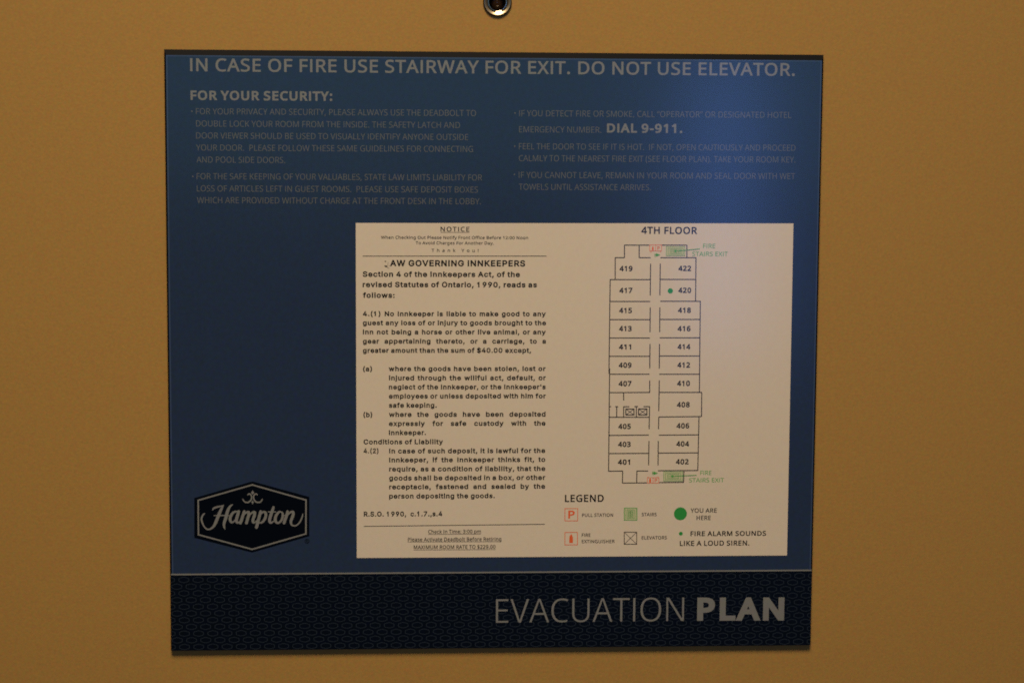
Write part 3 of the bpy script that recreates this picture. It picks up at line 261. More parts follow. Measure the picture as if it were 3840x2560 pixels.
# ------------------------------------------------------------------ measured layout of the sign (millimetres)
DATA = {'T': {'heading': [('head', 'track', 'IN CASE OF FIRE USE STAIRWAY FOR EXIT. DO NOT USE ELEVATOR.', -161.473, 159.524, 149.818, 149.818, 6.806)],
       'subheading': [('black', 'track', 'FOR YOUR SECURITY:', -161.394, -87.038, 134.853, 134.853, 4.938)],
       'p1': [('body', 'fit', 'FOR YOUR PRIVACY AND SECURITY, PLEASE ALWAYS USE THE DEADBOLT TO', -158.655, -11.012, 127.422, 127.422, 3.147),
              ('body', 'fit', 'DOUBLE LOCK YOUR ROOM FROM THE INSIDE. THE SAFETY LATCH AND', -158.64, -19.497, 121.018, 121.018, 3.15),
              ('body', 'fit', 'DOOR VIEWER SHOULD BE USED TO VISUALLY IDENTIFY ANYONE OUTSIDE', -158.703, -15.097, 114.725, 114.725, 3.155),
              ('body', 'fit', 'YOUR DOOR.  PLEASE FOLLOW THESE SAME GUIDELINES FOR CONNECTING', -158.765, -12.522, 108.418, 108.418, 3.159),
              ('body', 'fit', 'AND POOL SIDE DOORS.', -158.59, -112.016, 102.075, 102.075, 3.153)],
       'p2': [('body', 'fit', 'FOR THE SAFE KEEPING OF YOUR VALUABLES, STATE LAW LIMITS LIABILITY FOR', -158.601, -7.589, 93.323, 93.323, 3.168),
              ('body', 'fit', 'LOSS OF ARTICLES LEFT IN GUEST ROOMS.  PLEASE USE SAFE DEPOSIT BOXES', -158.586, -9.796, 86.898, 86.898, 3.171),
              ('body', 'fit', 'WHICH ARE PROVIDED WITHOUT CHARGE AT THE FRONT DESK IN THE LOBBY.', -158.569, -8.169, 80.711, 80.711, 3.175)],
       'p3': [('body', 'fit', 'IF YOU DETECT FIRE OR SMOKE, CALL \u201cOPERATOR\u201d OR DESIGNATED HOTEL', 11.998, 158.122, 127.511, 127.511, 3.176), ('body', 'fit', 'EMERGENCY NUMBER.', 11.972, 55.893, 119.013, 119.013, 3.172)],
       'dial': [('black', 'track', 'DIAL 9-911.', 58.942, 99.46, 119.13, 119.13, 4.849)],
       'p4': [('body', 'fit', 'FEEL THE DOOR TO SEE IF IT IS HOT.  IF NOT, OPEN CAUTIOUSLY AND PROCEED', 11.954, 160.68, 110.014, 110.014, 3.187),
              ('body', 'fit', 'CALMLY TO THE NEAREST FIRE EXIT (SEE FLOOR PLAN). TAKE YOUR ROOM KEY.', 11.995, 160.813, 103.714, 103.714, 3.191)],
       'p5': [('body', 'fit', 'IF YOU CANNOT LEAVE, REMAIN IN YOUR ROOM AND SEAL DOOR WITH WET', 11.974, 160.838, 94.849, 94.849, 3.196),
              ('body', 'fit', 'TOWELS UNTIL ASSISTANCE ARRIVES.', 12.014, 82.967, 88.517, 88.517, 3.194)],
       'evac': [('light', 'track', 'EVACUATION', 1.053, 104.295, -146.878, -146.658, 13.013)],
       'plan': [('heavy', 'track', 'PLAN', 111.576, 159.788, -146.718, -147.021, 12.981)],
       'notice_word': [('semi', 'track', 'NOTICE', -29.659, -14.278, 66.175, 66.175, 2.474)],
       'checkout': [('semi', 'track', 'When Checking Out Please Notify Front Office Before 12:00 Noon', -61.447, 17.171, 62.117, 62.117, 1.634),
                    ('semi', 'track', 'To Avoid Charges For Another Day.', -42.956, -1.211, 59.218, 59.218, 1.635), ('semi', 'track', 'Thank You!', -34.477, -9.324, 55.21, 55.21, 1.688)],
       'law_title': [('helv', 'track', 'AW GOVERNING INNKEEPERS', -56.62, 15.684, 47.555, 47.555, 3.329)],
       'section': [('helv', 'track', 'Section 4 of the Innkeepers Act, of the', -71.179, 12.967, 41.879, 41.879, 2.908),
                   ('helv', 'track', 'revised Statutes of Ontario, 1990, reads as', -71.187, 22.129, 36.331, 36.331, 2.911), ('helv', 'track', 'follows:', -71.09, -54.145, 30.609, 30.609, 2.909)],
       'c1': [('helv', 'just', '4.(1) No Innkeeper is liable to make good to any', -71.104, 27.032, 20.793, 20.793, 2.655),
              ('helv', 'just', 'guest any loss of or injury to goods brought to the', -71.111, 27.177, 15.956, 15.956, 2.658),
              ('helv', 'just', 'Inn not being a horse or other live animal, or any', -71.118, 27.111, 11.009, 11.009, 2.66),
              ('helv', 'just', 'gear appertaining thereto, or a carriage, to a', -71.125, 27.15, 6.057, 6.057, 2.663),
              ('helv', 'just', 'greater amount than the sum of $40.00 except,', -71.133, 19.201, 1.101, 1.101, 2.665)],
       'ca': [('helv', 'just', '(a)', -71.041, -66.238, -8.846, -8.846, 2.664), ('helv', 'just', 'where the goods have been stolen, lost or', -57.31, 27.11, -8.78, -8.78, 2.672),
              ('helv', 'just', 'injured through the willful act, default, or', -57.208, 27.26, -13.764, -13.764, 2.693),
              ('helv', 'just', "neglect of the Innkeeper, or the Innkeeper's", -57.209, 27.299, -18.683, -18.683, 2.696),
              ('helv', 'just', 'employees or unless deposited with him for', -57.21, 27.339, -23.607, -23.607, 2.698), ('helv', 'just', 'safe keeping.', -57.21, -31.507, -28.55, -28.55, 2.697)],
       'cb': [('helv', 'just', '(b)', -70.875, -66.144, -33.627, -33.627, 2.697), ('helv', 'just', 'where the goods have been deposited', -57.211, 27.284, -33.537, -33.537, 2.704),
              ('helv', 'just', 'expressly for safe custody with the', -57.211, 27.323, -38.474, -38.474, 2.706), ('helv', 'just', 'Innkeeper.', -57.212, -37.227, -43.4, -43.4, 2.704)],
       'cond': [('helv', 'just', 'Conditions of Liability', -70.829, -28.043, -48.4, -48.4, 2.707)],
       'c2': [('helv', 'just', '4.(2)', -70.836, -62.825, -53.287, -53.287, 2.706), ('helv', 'just', 'In case of such deposit, it is lawful for the', -57.079, 27.308, -53.384, -53.384, 2.714),
              ('helv', 'just', 'Innkeeper, if the Innkeeper thinks fit, to', -57.08, 27.347, -58.273, -58.273, 2.717),
              ('helv', 'just', 'require, as a condition of liability, that the', -57.08, 27.386, -63.234, -63.234, 2.719),
              ('helv', 'just', 'goods shall be deposited in a box, or other', -57.081, 27.426, -68.132, -68.132, 2.721),
              ('helv', 'just', 'receptacle, fastened and sealed by the', -57.081, 27.397, -72.967, -72.967, 2.725), ('helv', 'just', 'person depositing the goods.', -57.082, 0.1, -78.017, -78.017, 2.725)],
       'rso': [('helv', 'just', 'R.S.O. 1990,  c.1.7.,s.4', -70.751, -28.341, -87.8, -87.8, 2.727)],
       'foot': [('semi', 'track', 'Check In Time: 3:00 pm', -35.92, -7.356, -97.305, -97.305, 2.052), ('semi', 'track', 'Please Activate Deadbolt Before Retiring', -46.941, 3.739, -101.549, -101.549, 2.054),
                ('semi', 'track', 'MAXIMUM ROOM RATE TO $229.00', -43.776, 0.587, -105.795, -105.795, 2.055)],
       'floor_title': [('bold', 'track', '4TH FLOOR', 78.02, 108.315, 65.227, 65.227, 3.814)],
       'top_exit': [('green', 'track', 'FIRE', 111.625, 118.201, 57.661, 57.661, 2.374), ('green', 'track', 'STAIRS EXIT', 105.752, 125.089, 53.372, 53.372, 2.376)],
       'bot_exit': [('green', 'track', 'FIRE', 112.027, 118.187, -65.729, -65.729, 2.326), ('green', 'track', 'STAIRS EXIT', 105.934, 125.169, -69.785, -69.785, 2.328)],
       'legend': [('bold', 'track', 'LEGEND', 38.215, 59.424, -80.34, -80.34, 3.968)],
       'l_pull': [('semi', 'track', 'PULL STATION', 47.641, 64.607, -88.528, -88.528, 1.852)],
       'l_stairs': [('semi', 'track', 'STAIRS', 80.238, 88.407, -88.327, -88.327, 1.854)],
       'l_here': [('semi', 'track', 'YOU ARE', 106.986, 121.46, -86.551, -86.551, 2.406), ('semi', 'track', 'HERE', 110.394, 118.18, -90.61, -90.61, 2.408)],
       'l_ext': [('semi', 'track', 'FIRE', 47.614, 52.366, -99.545, -99.545, 1.855), ('semi', 'track', 'EXTINGUISHER', 47.649, 65.659, -103.088, -103.088, 1.856)],
       'l_elev': [('semi', 'track', 'ELEVATORS', 80.405, 94.245, -101.201, -101.201, 1.859)],
       'l_alarm': [('bold', 'track', 'FIRE ALARM SOUNDS', 107.186, 148.877, -99.502, -99.502, 2.69), ('bold', 'track', 'LIKE A LOUD SIREN.', 101.395, 139.789, -104.91, -104.91, 2.83)]},
 'ROOMS': [('black', 'track', '419', 66.549, 73.533, 45.157, 45.157, 2.869), ('black', 'track', '417', 66.582, 73.626, 33.4, 33.4, 2.875), ('black', 'track', '415', 66.603, 73.548, 22.577, 22.577, 2.881),
           ('black', 'track', '413', 66.666, 73.51, 12.748, 12.748, 2.887), ('black', 'track', '411', 66.676, 73.366, 2.846, 2.846, 2.893), ('black', 'track', '409', 66.686, 73.65, -7.074, -7.074, 2.898),
           ('black', 'track', '422', 98.361, 105.314, 45.332, 45.332, 2.873), ('black', 'track', '420', 98.484, 105.499, 33.501, 33.501, 2.881), ('black', 'track', '418', 98.484, 105.506, 22.714, 22.714, 2.886),
           ('black', 'track', '416', 98.417, 105.5, 12.76, 12.76, 2.892), ('black', 'track', '414', 98.51, 105.545, 2.949, 2.949, 2.897), ('black', 'track', '412', 98.55, 105.538, -6.988, -6.988, 2.903),
           ('black', 'track', '407', 66.753, 73.774, -17.1, -17.1, 2.91), ('black', 'track', '410', 98.589, 105.566, -17.003, -17.003, 2.915), ('black', 'track', '408', 98.626, 105.679, -28.612, -28.612, 2.922),
           ('black', 'track', '405', 66.893, 73.726, -40.44, -40.44, 2.923), ('black', 'track', '406', 98.594, 105.586, -40.178, -40.178, 2.928), ('black', 'track', '403', 66.873, 73.781, -50.241, -50.241, 2.929),
           ('black', 'track', '404', 98.605, 105.672, -50.063, -50.063, 2.933), ('black', 'track', '401', 66.852, 73.563, -59.992, -59.992, 2.934), ('black', 'track', '402', 98.546, 105.552, -59.899, -59.899, 2.94)],
 'BUL': {'p1': (-160.747, 128.96), 'p2': (-160.625, 94.771), 'p3': (9.752, 129.156), 'p4': (9.704, 111.65), 'p5': (9.64, 96.631)},
 'UL': {'notice_word': [[(-29.657, 65.676), (-14.276, 65.726)]], 'foot': [[(-35.919, -97.773), (-7.355, -97.727)], [(-46.94, -101.881), (3.741, -101.969)], [(-43.776, -106.279), (0.589, -106.34)]]},
 'RULE': [[(-71.162, 52.919), (27.144, 53.171)], [(-70.758, -93.145), (27.415, -92.503)]],
 'SMUDGE': [[(-59.51, 50.367), (-58.616, 50.369), (-58.616, 49.842), (-59.405, 49.945)], [(-59.563, 47.941), (-58.197, 47.839), (-58.354, 47.153), (-59.458, 47.256)],
            [(-57.198, 47.946), (-56.882, 47.947), (-56.882, 47.631), (-57.198, 47.63)]],
 'FAINT': [[(-58.985, 47.415), (-58.354, 47.522), (-56.988, 46.47), (-57.408, 46.258)], [(-57.618, 49.738), (-57.355, 49.739), (-58.039, 46.995), (-58.354, 47.1)]],
 'WALLS': [[(69.126, 52.43), (69.043, 59.271)], [(68.938, 59.164), (82.521, 59.203)], [(89.187, 59.223), (102.8, 59.262)], [(102.798, 59.368), (102.903, 52.515)], [(76.979, 59.187), (77.066, 52.45)],
           [(77.066, 52.45), (83.252, 52.466)], [(64.121, 52.417), (69.233, 52.43)], [(64.119, 52.524), (64.258, 40.628)], [(88.588, 52.479), (107.93, 52.528)], [(107.823, 52.528), (107.981, 29.026)],
           [(61.433, 40.622), (83.304, 40.664)], [(61.539, 40.729), (61.474, -10.181)], [(83.295, 49.279), (83.312, 32.141)], [(88.526, 49.291), (88.551, 32.148)], [(88.538, 40.78), (107.794, 40.816)],
           [(61.673, 28.861), (83.355, 28.888)], [(88.809, 29.001), (110.661, 29.029)], [(110.552, 29.136), (110.754, -10.222)], [(83.398, 25.74), (83.471, 12.325)], [(88.64, 25.745), (88.72, 12.327)],
           [(61.785, 19.048), (83.487, 19.063)], [(88.625, 19.174), (110.605, 19.19)], [(61.791, 9.109), (83.46, 9.113)], [(88.764, 9.221), (110.657, 9.226)], [(83.557, 5.899), (83.576, -7.513)],
           [(88.703, 5.9), (88.782, -7.516)], [(61.689, -0.795), (83.486, -0.802)], [(88.794, -0.643), (110.708, -0.65)], [(61.821, -10.53), (83.483, -10.549)], [(88.822, -10.554), (110.818, -10.572)],
           [(83.663, -13.866), (83.753, -20.573)], [(88.868, -13.871), (88.831, -30.693)], [(61.8, -20.542), (83.886, -20.437)], [(88.824, -20.444), (112.265, -20.477)], [(110.766, -7.321), (110.841, -20.475)],
           [(112.13, -20.477), (112.209, -33.801)], [(88.74, -33.887), (112.343, -33.665)], [(61.785, -7.287), (61.881, -63.648)], [(69.562, -20.553), (69.614, -24.89)], [(62.022, -28.2), (62.899, -28.201)],
           [(65.06, -28.205), (66.749, -28.208)], [(65.871, -28.206), (65.938, -33.907)], [(69.519, -28.213), (72.696, -28.219)], [(69.654, -28.213), (69.723, -33.915)], [(75.534, -28.156), (77.428, -28.159)],
           [(76.549, -28.158), (76.622, -33.93)], [(80.472, -28.165), (83.923, -28.171)], [(83.787, -28.171), (83.682, -40.541)], [(61.817, -33.966), (83.73, -34.013)], [(88.876, -33.887), (88.833, -40.554)],
           [(110.851, -33.798), (110.644, -63.418)], [(61.929, -43.887), (83.589, -43.74)], [(89.014, -43.823), (110.873, -43.676)], [(83.701, -47.01), (83.675, -60.312)], [(88.787, -47.024), (88.836, -60.331)],
           [(61.906, -53.826), (83.655, -53.759)], [(88.879, -53.639), (110.691, -53.572)], [(61.744, -63.511), (69.672, -63.404)], [(69.536, -63.403), (69.48, -70.032)], [(69.48, -70.032), (82.853, -69.949)],
           [(89.375, -69.838), (103.116, -69.757)], [(77.336, -63.432), (77.283, -69.926)], [(77.201, -63.431), (83.446, -63.454)], [(88.877, -63.338), (110.778, -63.282)], [(103.022, -63.527), (102.98, -69.756)]],
 'ELEV': [[(70.886, -29.505), (75.281, -29.513), (75.321, -32.704), (70.925, -32.695)], [(77.782, -29.45), (82.316, -29.458), (82.359, -32.719), (77.824, -32.709)]],
 'ICON': {'top_red': {'box': [(82.698, 59.316), (89.086, 59.334), (89.132, 56.106), (82.741, 56.089)],
                      'div': [(85.842, 59.325), (85.886, 56.097)],
                      'feet': [[(83.437, 55.992), (83.448, 55.201)], [(88.536, 56.072), (88.547, 55.281)]],
                      'ext': ((84.377, 57.51), 0.506, 1.071),
                      'P': ('semi', 'fit', 'P', 86.805, 88.129, 56.728, 56.728, 1.778)},
          'bot_red': {'box': [(83.056, -67.105), (89.384, -67.13), (89.425, -70.13), (83.096, -70.104)],
                      'div': [(86.219, -67.118), (86.26, -70.117)],
                      'feet': [[(83.57, -66.583), (83.577, -67.107)], [(88.854, -66.528), (88.861, -67.053)]],
                      'ext': ((84.602, -68.611), 0.56, 1.2),
                      'P': ('semi', 'fit', 'P', 87.108, 88.523, -69.523, -69.523, 1.874)},
          'top_arrow': {'bar': [(85.606, 54.779), (85.635, 52.702)], 'stem': [(85.618, 53.889), (86.413, 53.891)], 'tri': [(86.134, 54.945), (88.499, 53.962), (86.161, 52.967)]},
          'bot_arrow': {'bar': [(85.875, -63.67), (85.901, -65.618)], 'stem': [(85.887, -64.606), (86.669, -64.609)], 'tri': [(86.395, -63.634), (88.828, -64.617), (86.423, -65.695)]},
          'top_stairs': {'outer': [(91.649, 58.419), (101.692, 58.448), (101.766, 53.601), (91.719, 53.575)],
                         'inner': [(92.656, 57.533), (100.843, 57.556), (100.892, 54.324), (92.702, 54.303)],
                         'core': [(93.725, 56.943), (99.957, 56.96), (99.987, 54.916), (93.754, 54.899)],
                         'dot': (96.556, 56.027),
                         'leader': [(96.556, 56.027), (109.805, 57.317)]},
          'bot_stairs': {'outer': [(91.945, -63.917), (102.302, -63.956), (102.379, -69.056), (92.017, -69.015)],
                         'inner': [(92.925, -64.745), (101.271, -64.777), (101.323, -68.227), (92.974, -68.194)],
                         'core': [(94.051, -65.349), (100.162, -65.372), (100.195, -67.622), (94.083, -67.598)],
                         'dot': (96.749, -66.409),
                         'leader': [(96.749, -66.409), (109.976, -65.822)]},
          'dot420': ((94.186, 34.61), 1.412),
          'l_p': {'box': [(38.248, -83.918), (45.224, -83.952), (45.29, -90.735), (38.309, -90.699)], 'P': ('bold', 'fit', 'P', 40.126, 43.65, -89.415, -89.415, 4.384)},
          'l_stairs': {'box': [(70.664, -83.799), (77.596, -83.833), (77.681, -90.49), (70.745, -90.455)], 'inner': [(72.171, -84.767), (76.113, -84.786), (76.173, -89.59), (72.229, -89.57)]},
          'l_dot': ((101.471, -87.107), 3.555),
          'l_ext': {'box': [(38.366, -97.077), (45.216, -97.115), (45.282, -103.984), (38.428, -103.944)], 'ext': ((41.788, -100.528), 0.988, 2.37)},
          'l_elev': [(70.825, -97.118), (77.63, -97.156), (77.715, -103.83), (70.906, -103.79)],
          'l_small': ((101.841, -98.115), 1.053)},
 'LOGO': {'hexa': [(-130.466, -68.359), (-100.078, -76.932), (-100.169, -98.447), (-130.895, -107.195), (-161.794, -98.937), (-161.576, -77.276)],
          'line': [(-130.571, -70.212), (-101.821, -78.629), (-101.962, -97.099), (-130.882, -105.422), (-159.565, -97.245), (-159.532, -78.52)],
          'diam': [[(-130.41, -73.179), (-129.961, -74.016), (-129.539, -74.481), (-130.151, -75.252), (-130.427, -75.652), (-130.697, -75.249), (-131.298, -74.474), (-130.871, -74.012)],
                   [(-130.447, -78.498), (-130.179, -79.18), (-129.728, -79.739), (-130.126, -80.233), (-130.465, -80.912), (-130.794, -80.23), (-131.185, -79.733), (-130.725, -79.178)]],
          'reg': (-101.4, -101.147),
          'orn': [[(-133.006, -75.765, 0.481), (-132.486, -75.149, 0.721), (-131.428, -75.555, 0.721), (-130.922, -76.949, 0.721), (-131.45, -78.648, 0.782), (-132.823, -79.725, 0.782), (-134.49, -79.563, 0.721),
                   (-135.453, -78.475, 0.601), (-135.691, -77.979, 0.481)],
                  [(-127.849, -75.788, 0.481), (-128.361, -75.167, 0.721), (-129.426, -75.564, 0.721), (-129.951, -76.954, 0.721), (-129.447, -78.658, 0.782), (-128.089, -79.747, 0.782), (-126.418, -79.6, 0.721),
                   (-125.44, -78.521, 0.601), (-125.193, -78.027, 0.481)]],
          'word': [[(-151.954, -83.812, 0.481), (-151.189, -82.887, 1.022), (-149.669, -82.276, 0.962), (-147.848, -81.882, 0.842), (-146.329, -81.457, 0.661), (-145.872, -81.211, 0.24)],
                   [(-146.085, -81.272, 0.481), (-146.948, -82.908, 1.202), (-148.027, -85.069, 1.623), (-149.111, -87.695, 1.683), (-150.197, -90.477, 1.623), (-151.43, -92.794, 1.263), (-153.11, -94.118, 0.962),
                    (-154.779, -94.326, 0.782), (-156.282, -93.078, 0.812), (-157.382, -90.904, 0.902), (-157.848, -88.889, 0.962), (-157.437, -87.188, 0.962), (-156.67, -86.109, 0.842), (-156.121, -85.74, 0.541)],
                   [(-141.021, -80.925, 0.421), (-142.392, -81.785, 1.082), (-143.467, -83.543, 1.503), (-144.182, -85.552, 1.683), (-144.872, -88.336, 1.683), (-145.555, -90.191, 1.563), (-145.872, -91.739, 1.383),
                    (-145.703, -93.29, 1.022), (-145.287, -94.377, 0.301)],
                   [(-151.164, -86.879, 0.421), (-148.8, -86.829, 0.601), (-145.769, -86.844, 0.601), (-143.101, -86.92, 0.421)],
                   [(-137.565, -84.965, 0.721), (-139.08, -84.71, 0.902), (-140.6, -85.105, 1.263), (-141.978, -86.802, 1.503), (-142.603, -88.967, 1.563), (-141.857, -90.582, 1.202), (-140.641, -90.217, 0.842),
                    (-139.415, -88.673, 0.782), (-138.487, -86.509, 0.842)],
                   [(-137.927, -84.654, 1.503), (-138.55, -86.819, 1.653), (-139.177, -89.294, 1.653), (-138.885, -90.722, 1.263), (-137.852, -90.603, 0.842), (-136.842, -89.616, 0.481)],
                   [(-134.984, -84.668, 1.383), (-135.761, -87.142, 1.563), (-136.445, -89.308, 1.623), (-137.066, -91.01, 1.563)],
                   [(-135.922, -88.381, 0.421), (-135.151, -86.681, 0.661), (-133.927, -85.355, 1.022), (-132.649, -85.051, 1.383), (-132.539, -86.539, 1.563), (-133.192, -88.705, 1.563), (-133.817, -91.027, 1.563)],
                   [(-132.735, -88.397, 0.421), (-131.963, -86.697, 0.661), (-130.739, -85.37, 1.022), (-129.462, -85.067, 1.383), (-129.442, -86.554, 1.563), (-130.156, -88.721, 1.563), (-130.379, -90.27, 1.383),
                    (-129.715, -90.894, 0.902), (-128.646, -90.124, 0.601), (-127.879, -89.042, 0.421)],
                   [(-126.179, -84.711, 1.383), (-126.803, -87.187, 1.563), (-127.645, -90.284, 1.623), (-128.457, -93.444, 1.623)],
                   [(-126.808, -87.807, 0.421), (-126.038, -86.261, 0.721), (-124.814, -85.028, 1.082), (-123.541, -85.499, 1.383), (-123.431, -87.204, 1.503), (-124.173, -89.216, 1.443), (-125.612, -90.76, 1.022),
                    (-127.223, -90.844, 0.661)],
                   [(-119.268, -82.421, 1.202), (-119.948, -84.432, 1.563), (-120.878, -87.217, 1.623), (-121.438, -89.385, 1.623), (-121.052, -90.877, 1.323), (-119.834, -90.573, 0.842), (-118.763, -89.554, 0.481)],
                   [(-122.079, -84.979, 0.541), (-120.256, -85.05, 0.661), (-118.067, -84.999, 0.481)],
                   [(-115.148, -85.013, 0.721), (-116.456, -85.131, 1.142), (-117.835, -86.922, 1.503), (-118.395, -89.091, 1.563), (-117.706, -90.801, 1.263), (-116.338, -90.901, 1.082), (-114.96, -89.419, 1.323),
                    (-114.339, -87.25, 1.263), (-114.483, -85.699, 1.022), (-115.391, -85.012, 0.721)],
                   [(-114.786, -85.542, 0.541), (-114.034, -87.003, 0.601), (-112.816, -86.792, 0.481)], [(-111.74, -84.782, 1.383), (-112.362, -87.26, 1.563), (-113.134, -89.428, 1.623), (-113.661, -91.133, 1.503)],
                   [(-112.521, -88.5, 0.421), (-111.599, -86.798, 0.661), (-110.374, -85.409, 1.022), (-108.942, -85.044, 1.383), (-108.705, -86.348, 1.563), (-109.386, -88.516, 1.623), (-110.004, -90.376, 1.383),
                    (-109.647, -91.992, 1.022), (-108.28, -92.683, 0.782), (-106.755, -92.256, 0.782), (-105.225, -90.711, 0.782), (-104.21, -88.698, 0.782), (-103.715, -86.993, 0.661), (-103.65, -86.062, 0.361)]]},
 'HEX': {'x': -167.654, 'z': -121.986, 'dx': 7.627, 'dz': -3.689, 'w': 5.699, 'h': 3.319},
 'DIV': -118.971,
 'PAPER': [(-74.562, -110.522), (160.684, -110.585), (160.421, 71.095), (-74.81, 70.554)],
 'PEEP': (0.169, 187.533),
 'W': 350.0,
 'H': 322.366,
 'CAM': {'loc': [-55.087, -1082.4, 121.171], 'rows': [[0.998276, 0.00624, 0.058362], [-9.4e-05, 0.994501, -0.104727], [-0.058694, 0.104541, 0.992787]], 'f': 1.9791666666666667}}

# ------------------------------------------------------------------ helpers
def fill(polys):
    """triangles of the union (non-zero winding) of closed 2-D outlines"""
    vs_, es = [], []
    for p in polys:
        n0 = len(vs_)
        vs_ += [Vector(q) for q in p]
        es += [(n0 + i, n0 + (i + 1) % len(p)) for i in range(len(p))]
    ov, oe, of, *_ = delaunay_2d_cdt(vs_, es, [], 0, 1e-6)
    segs = []
    for p in polys:
        for i in range(len(p)):
            a, b = p[i], p[(i + 1) % len(p)]
            if a[1] != b[1]:
                segs.append((a[0], a[1], b[0], b[1]))
    tris = []
    for f in of:
        cx = sum(ov[i].x for i in f) / 3
        cy = sum(ov[i].y for i in f) / 3
        w = 0
        for x0, y0, x1, y1 in segs:
            if (y0 <= cy) != (y1 <= cy):
                if x0 + (cy - y0) * (x1 - x0) / (y1 - y0) > cx:
                    w += 1 if y1 > y0 else -1
        if w:
            a, b, c = (ov[i] for i in f)
            area2 = (b.x - a.x) * (c.y - a.y) - (b.y - a.y) * (c.x - a.x)
            if abs(area2) > 1e-12:
                tris.append(tuple(f) if area2 > 0 else (f[0], f[2], f[1]))
    return [(v.x, v.y) for v in ov], tris

class Sheet:
    """collects flat ink shapes lying at depth y, then links them as one mesh object"""
    def __init__(self, y):
        self.y, self.v, self.f, self.mi = y, [], [], []
    def add(self, verts, faces, mi=0):
        n = len(self.v)
        self.v += [(x * MM, self.y * MM, z * MM) for x, z in verts]
        self.f += [tuple(n + i for i in f) for f in faces]
        self.mi += [mi] * len(faces)
    def polys(self, ps, mi=0):
        self.add(*fill(ps), mi)
    def quad(self, a, b, w, mi=0, cap=0.0):
        dx, dz = b[0] - a[0], b[1] - a[1]
        L = math.hypot(dx, dz)
        ux, uz = dx / L, dz / L
        a = (a[0] - ux * cap, a[1] - uz * cap)
        b = (b[0] + ux * cap, b[1] + uz * cap)
        nx, nz = -uz * w / 2, ux * w / 2
        return [(a[0] - nx, a[1] - nz), (b[0] - nx, b[1] - nz), (b[0] + nx, b[1] + nz), (a[0] + nx, a[1] + nz)]
    def lines(self, segs, w, mi=0, cap=0.0):
        self.polys([self.quad(a, b, w, mi, cap) for a, b in segs], mi)
    def frame(self, box, w, mi=0):
        self.lines([(box[i], box[(i + 1) % len(box)]) for i in range(len(box))], w, mi, cap=w / 2)
    def disc(self, c, rx, rz=None, n=28, mi=0):
        rz = rz or rx
        self.add([(c[0] + rx * math.cos(t * 2 * math.pi / n), c[1] + rz * math.sin(t * 2 * math.pi / n)) for t in range(n)], [tuple(range(n))], mi)
    def build(self, name, mats, parent=None, label=None):
        me = bpy.data.meshes.new(name)
        me.from_pydata(self.v, [], self.f)
        for m in (mats if isinstance(mats, (list, tuple)) else [mats]):
            me.materials.append(m)
        for p, i in zip(me.polygons, self.mi):
            p.material_index = i
        me.update()
        return link(name, me, parent, label)

def link(name, me, parent=None, label=None):
    o = bpy.data.objects.new(name, me)
    COL.objects.link(o)
    if parent is not None:
        o.parent = parent
    if label:
        o['label'] = label
    return o

_outl, _glyph = {}, {}
for _k, (_cap, _rows) in GLYPHS.items():
    _outl[_k] = {}
    for _ch, _adv, _contours in _rows:
        _outl[_k][_ch] = (_adv / _cap, [[(c[i] / _cap, c[i + 1] / _cap) for i in range(0, len(c), 2)] for c in _contours])

STYLE = {'body': ('N', -0.004), 'head': ('N', 0.026), 'light': ('N', -0.018), 'semi': ('N', 0.024), 'bold': ('N', 0.038), 'black': ('N', 0.058),
         'heavy': ('N', 0.070), 'green': ('N', 0.004), 'helv': ('I', 0.055)}

def offset(poly, d):
    """move an outline outwards by d (outer contours run clockwise)"""
    n = len(poly)
    p = [q for i, q in enumerate(poly) if math.dist(q, poly[i - 1]) > 1e-5]
    n = len(p)
    out = []
    for i in range(n):
        (ax, az), (bx, bz), (cx, cz) = p[i - 1], p[i], p[(i + 1) % n]
        l1, l2 = math.hypot(bx - ax, bz - az), math.hypot(cx - bx, cz - bz)
        n1 = (-(bz - az) / l1, (bx - ax) / l1)
        n2 = (-(cz - bz) / l2, (cx - bx) / l2)
        mx, mz = n1[0] + n2[0], n1[1] + n2[1]
        k = mx * mx + mz * mz
        s = 2 / max(k, 0.9)
        out.append((bx + mx * d * s, bz + mz * d * s))
    return out

def glyph(style, ch):
    key = (style, ch)
    if key not in _glyph:
        font, off = STYLE[style]
        adv, cs = _outl[font][ch]
        if cs:
            if off:
                cs = [offset(c, off) for c in cs]
                s = 1 / (1 + 2 * off)
                cs = [[(x + off, (z + off) * s) for x, z in c] for c in cs]
            v, t = fill(cs)
            xs = [q[0] for c in cs for q in c]
            _glyph[key] = (adv + 2 * off, v, t, min(xs), max(xs))
        else:
            _glyph[key] = (adv + 0.5 * off, [], [], 0, adv)
    return _glyph[key]

def write(sheet, line, mi=0):
    style, mode, text, x0, x1, z0, z1, cap = line
    gs = [glyph(style, c) for c in text]
    left = gs[0][3]
    nat = (sum(g[0] for g in gs[:-1]) + gs[-1][4] - left) * cap
    want = x1 - x0
    sx, track, space = 1.0, 0.0, 0.0
    gaps = len(text) - 1
    if mode == 'fit' or gaps == 0:
        sx = want / nat
    elif mode == 'track':
        sx = min(1.10, max(0.88, want / nat))
        track = (want - nat * sx) / gaps
    else:
        ns = text.count(' ')
        if ns:
            sx = 1.005
            space = (want - nat * sx) / ns
            if space < -0.10 * cap:
                sx = want / nat * 1.0
                space = 0.0
        else:
            sx = want / nat
    x = x0 - left * cap * sx
    for c, g in zip(text, gs):
        adv, v, t, a, b = g
        if t:
            zb = z0 + (z1 - z0) * (x - x0) / max(want, 1e-6)
            sheet.add([(x + q[0] * cap * sx, zb + q[1] * cap) for q in v], t, mi)
        x += adv * cap * sx + track + (space if c == ' ' else 0.0)

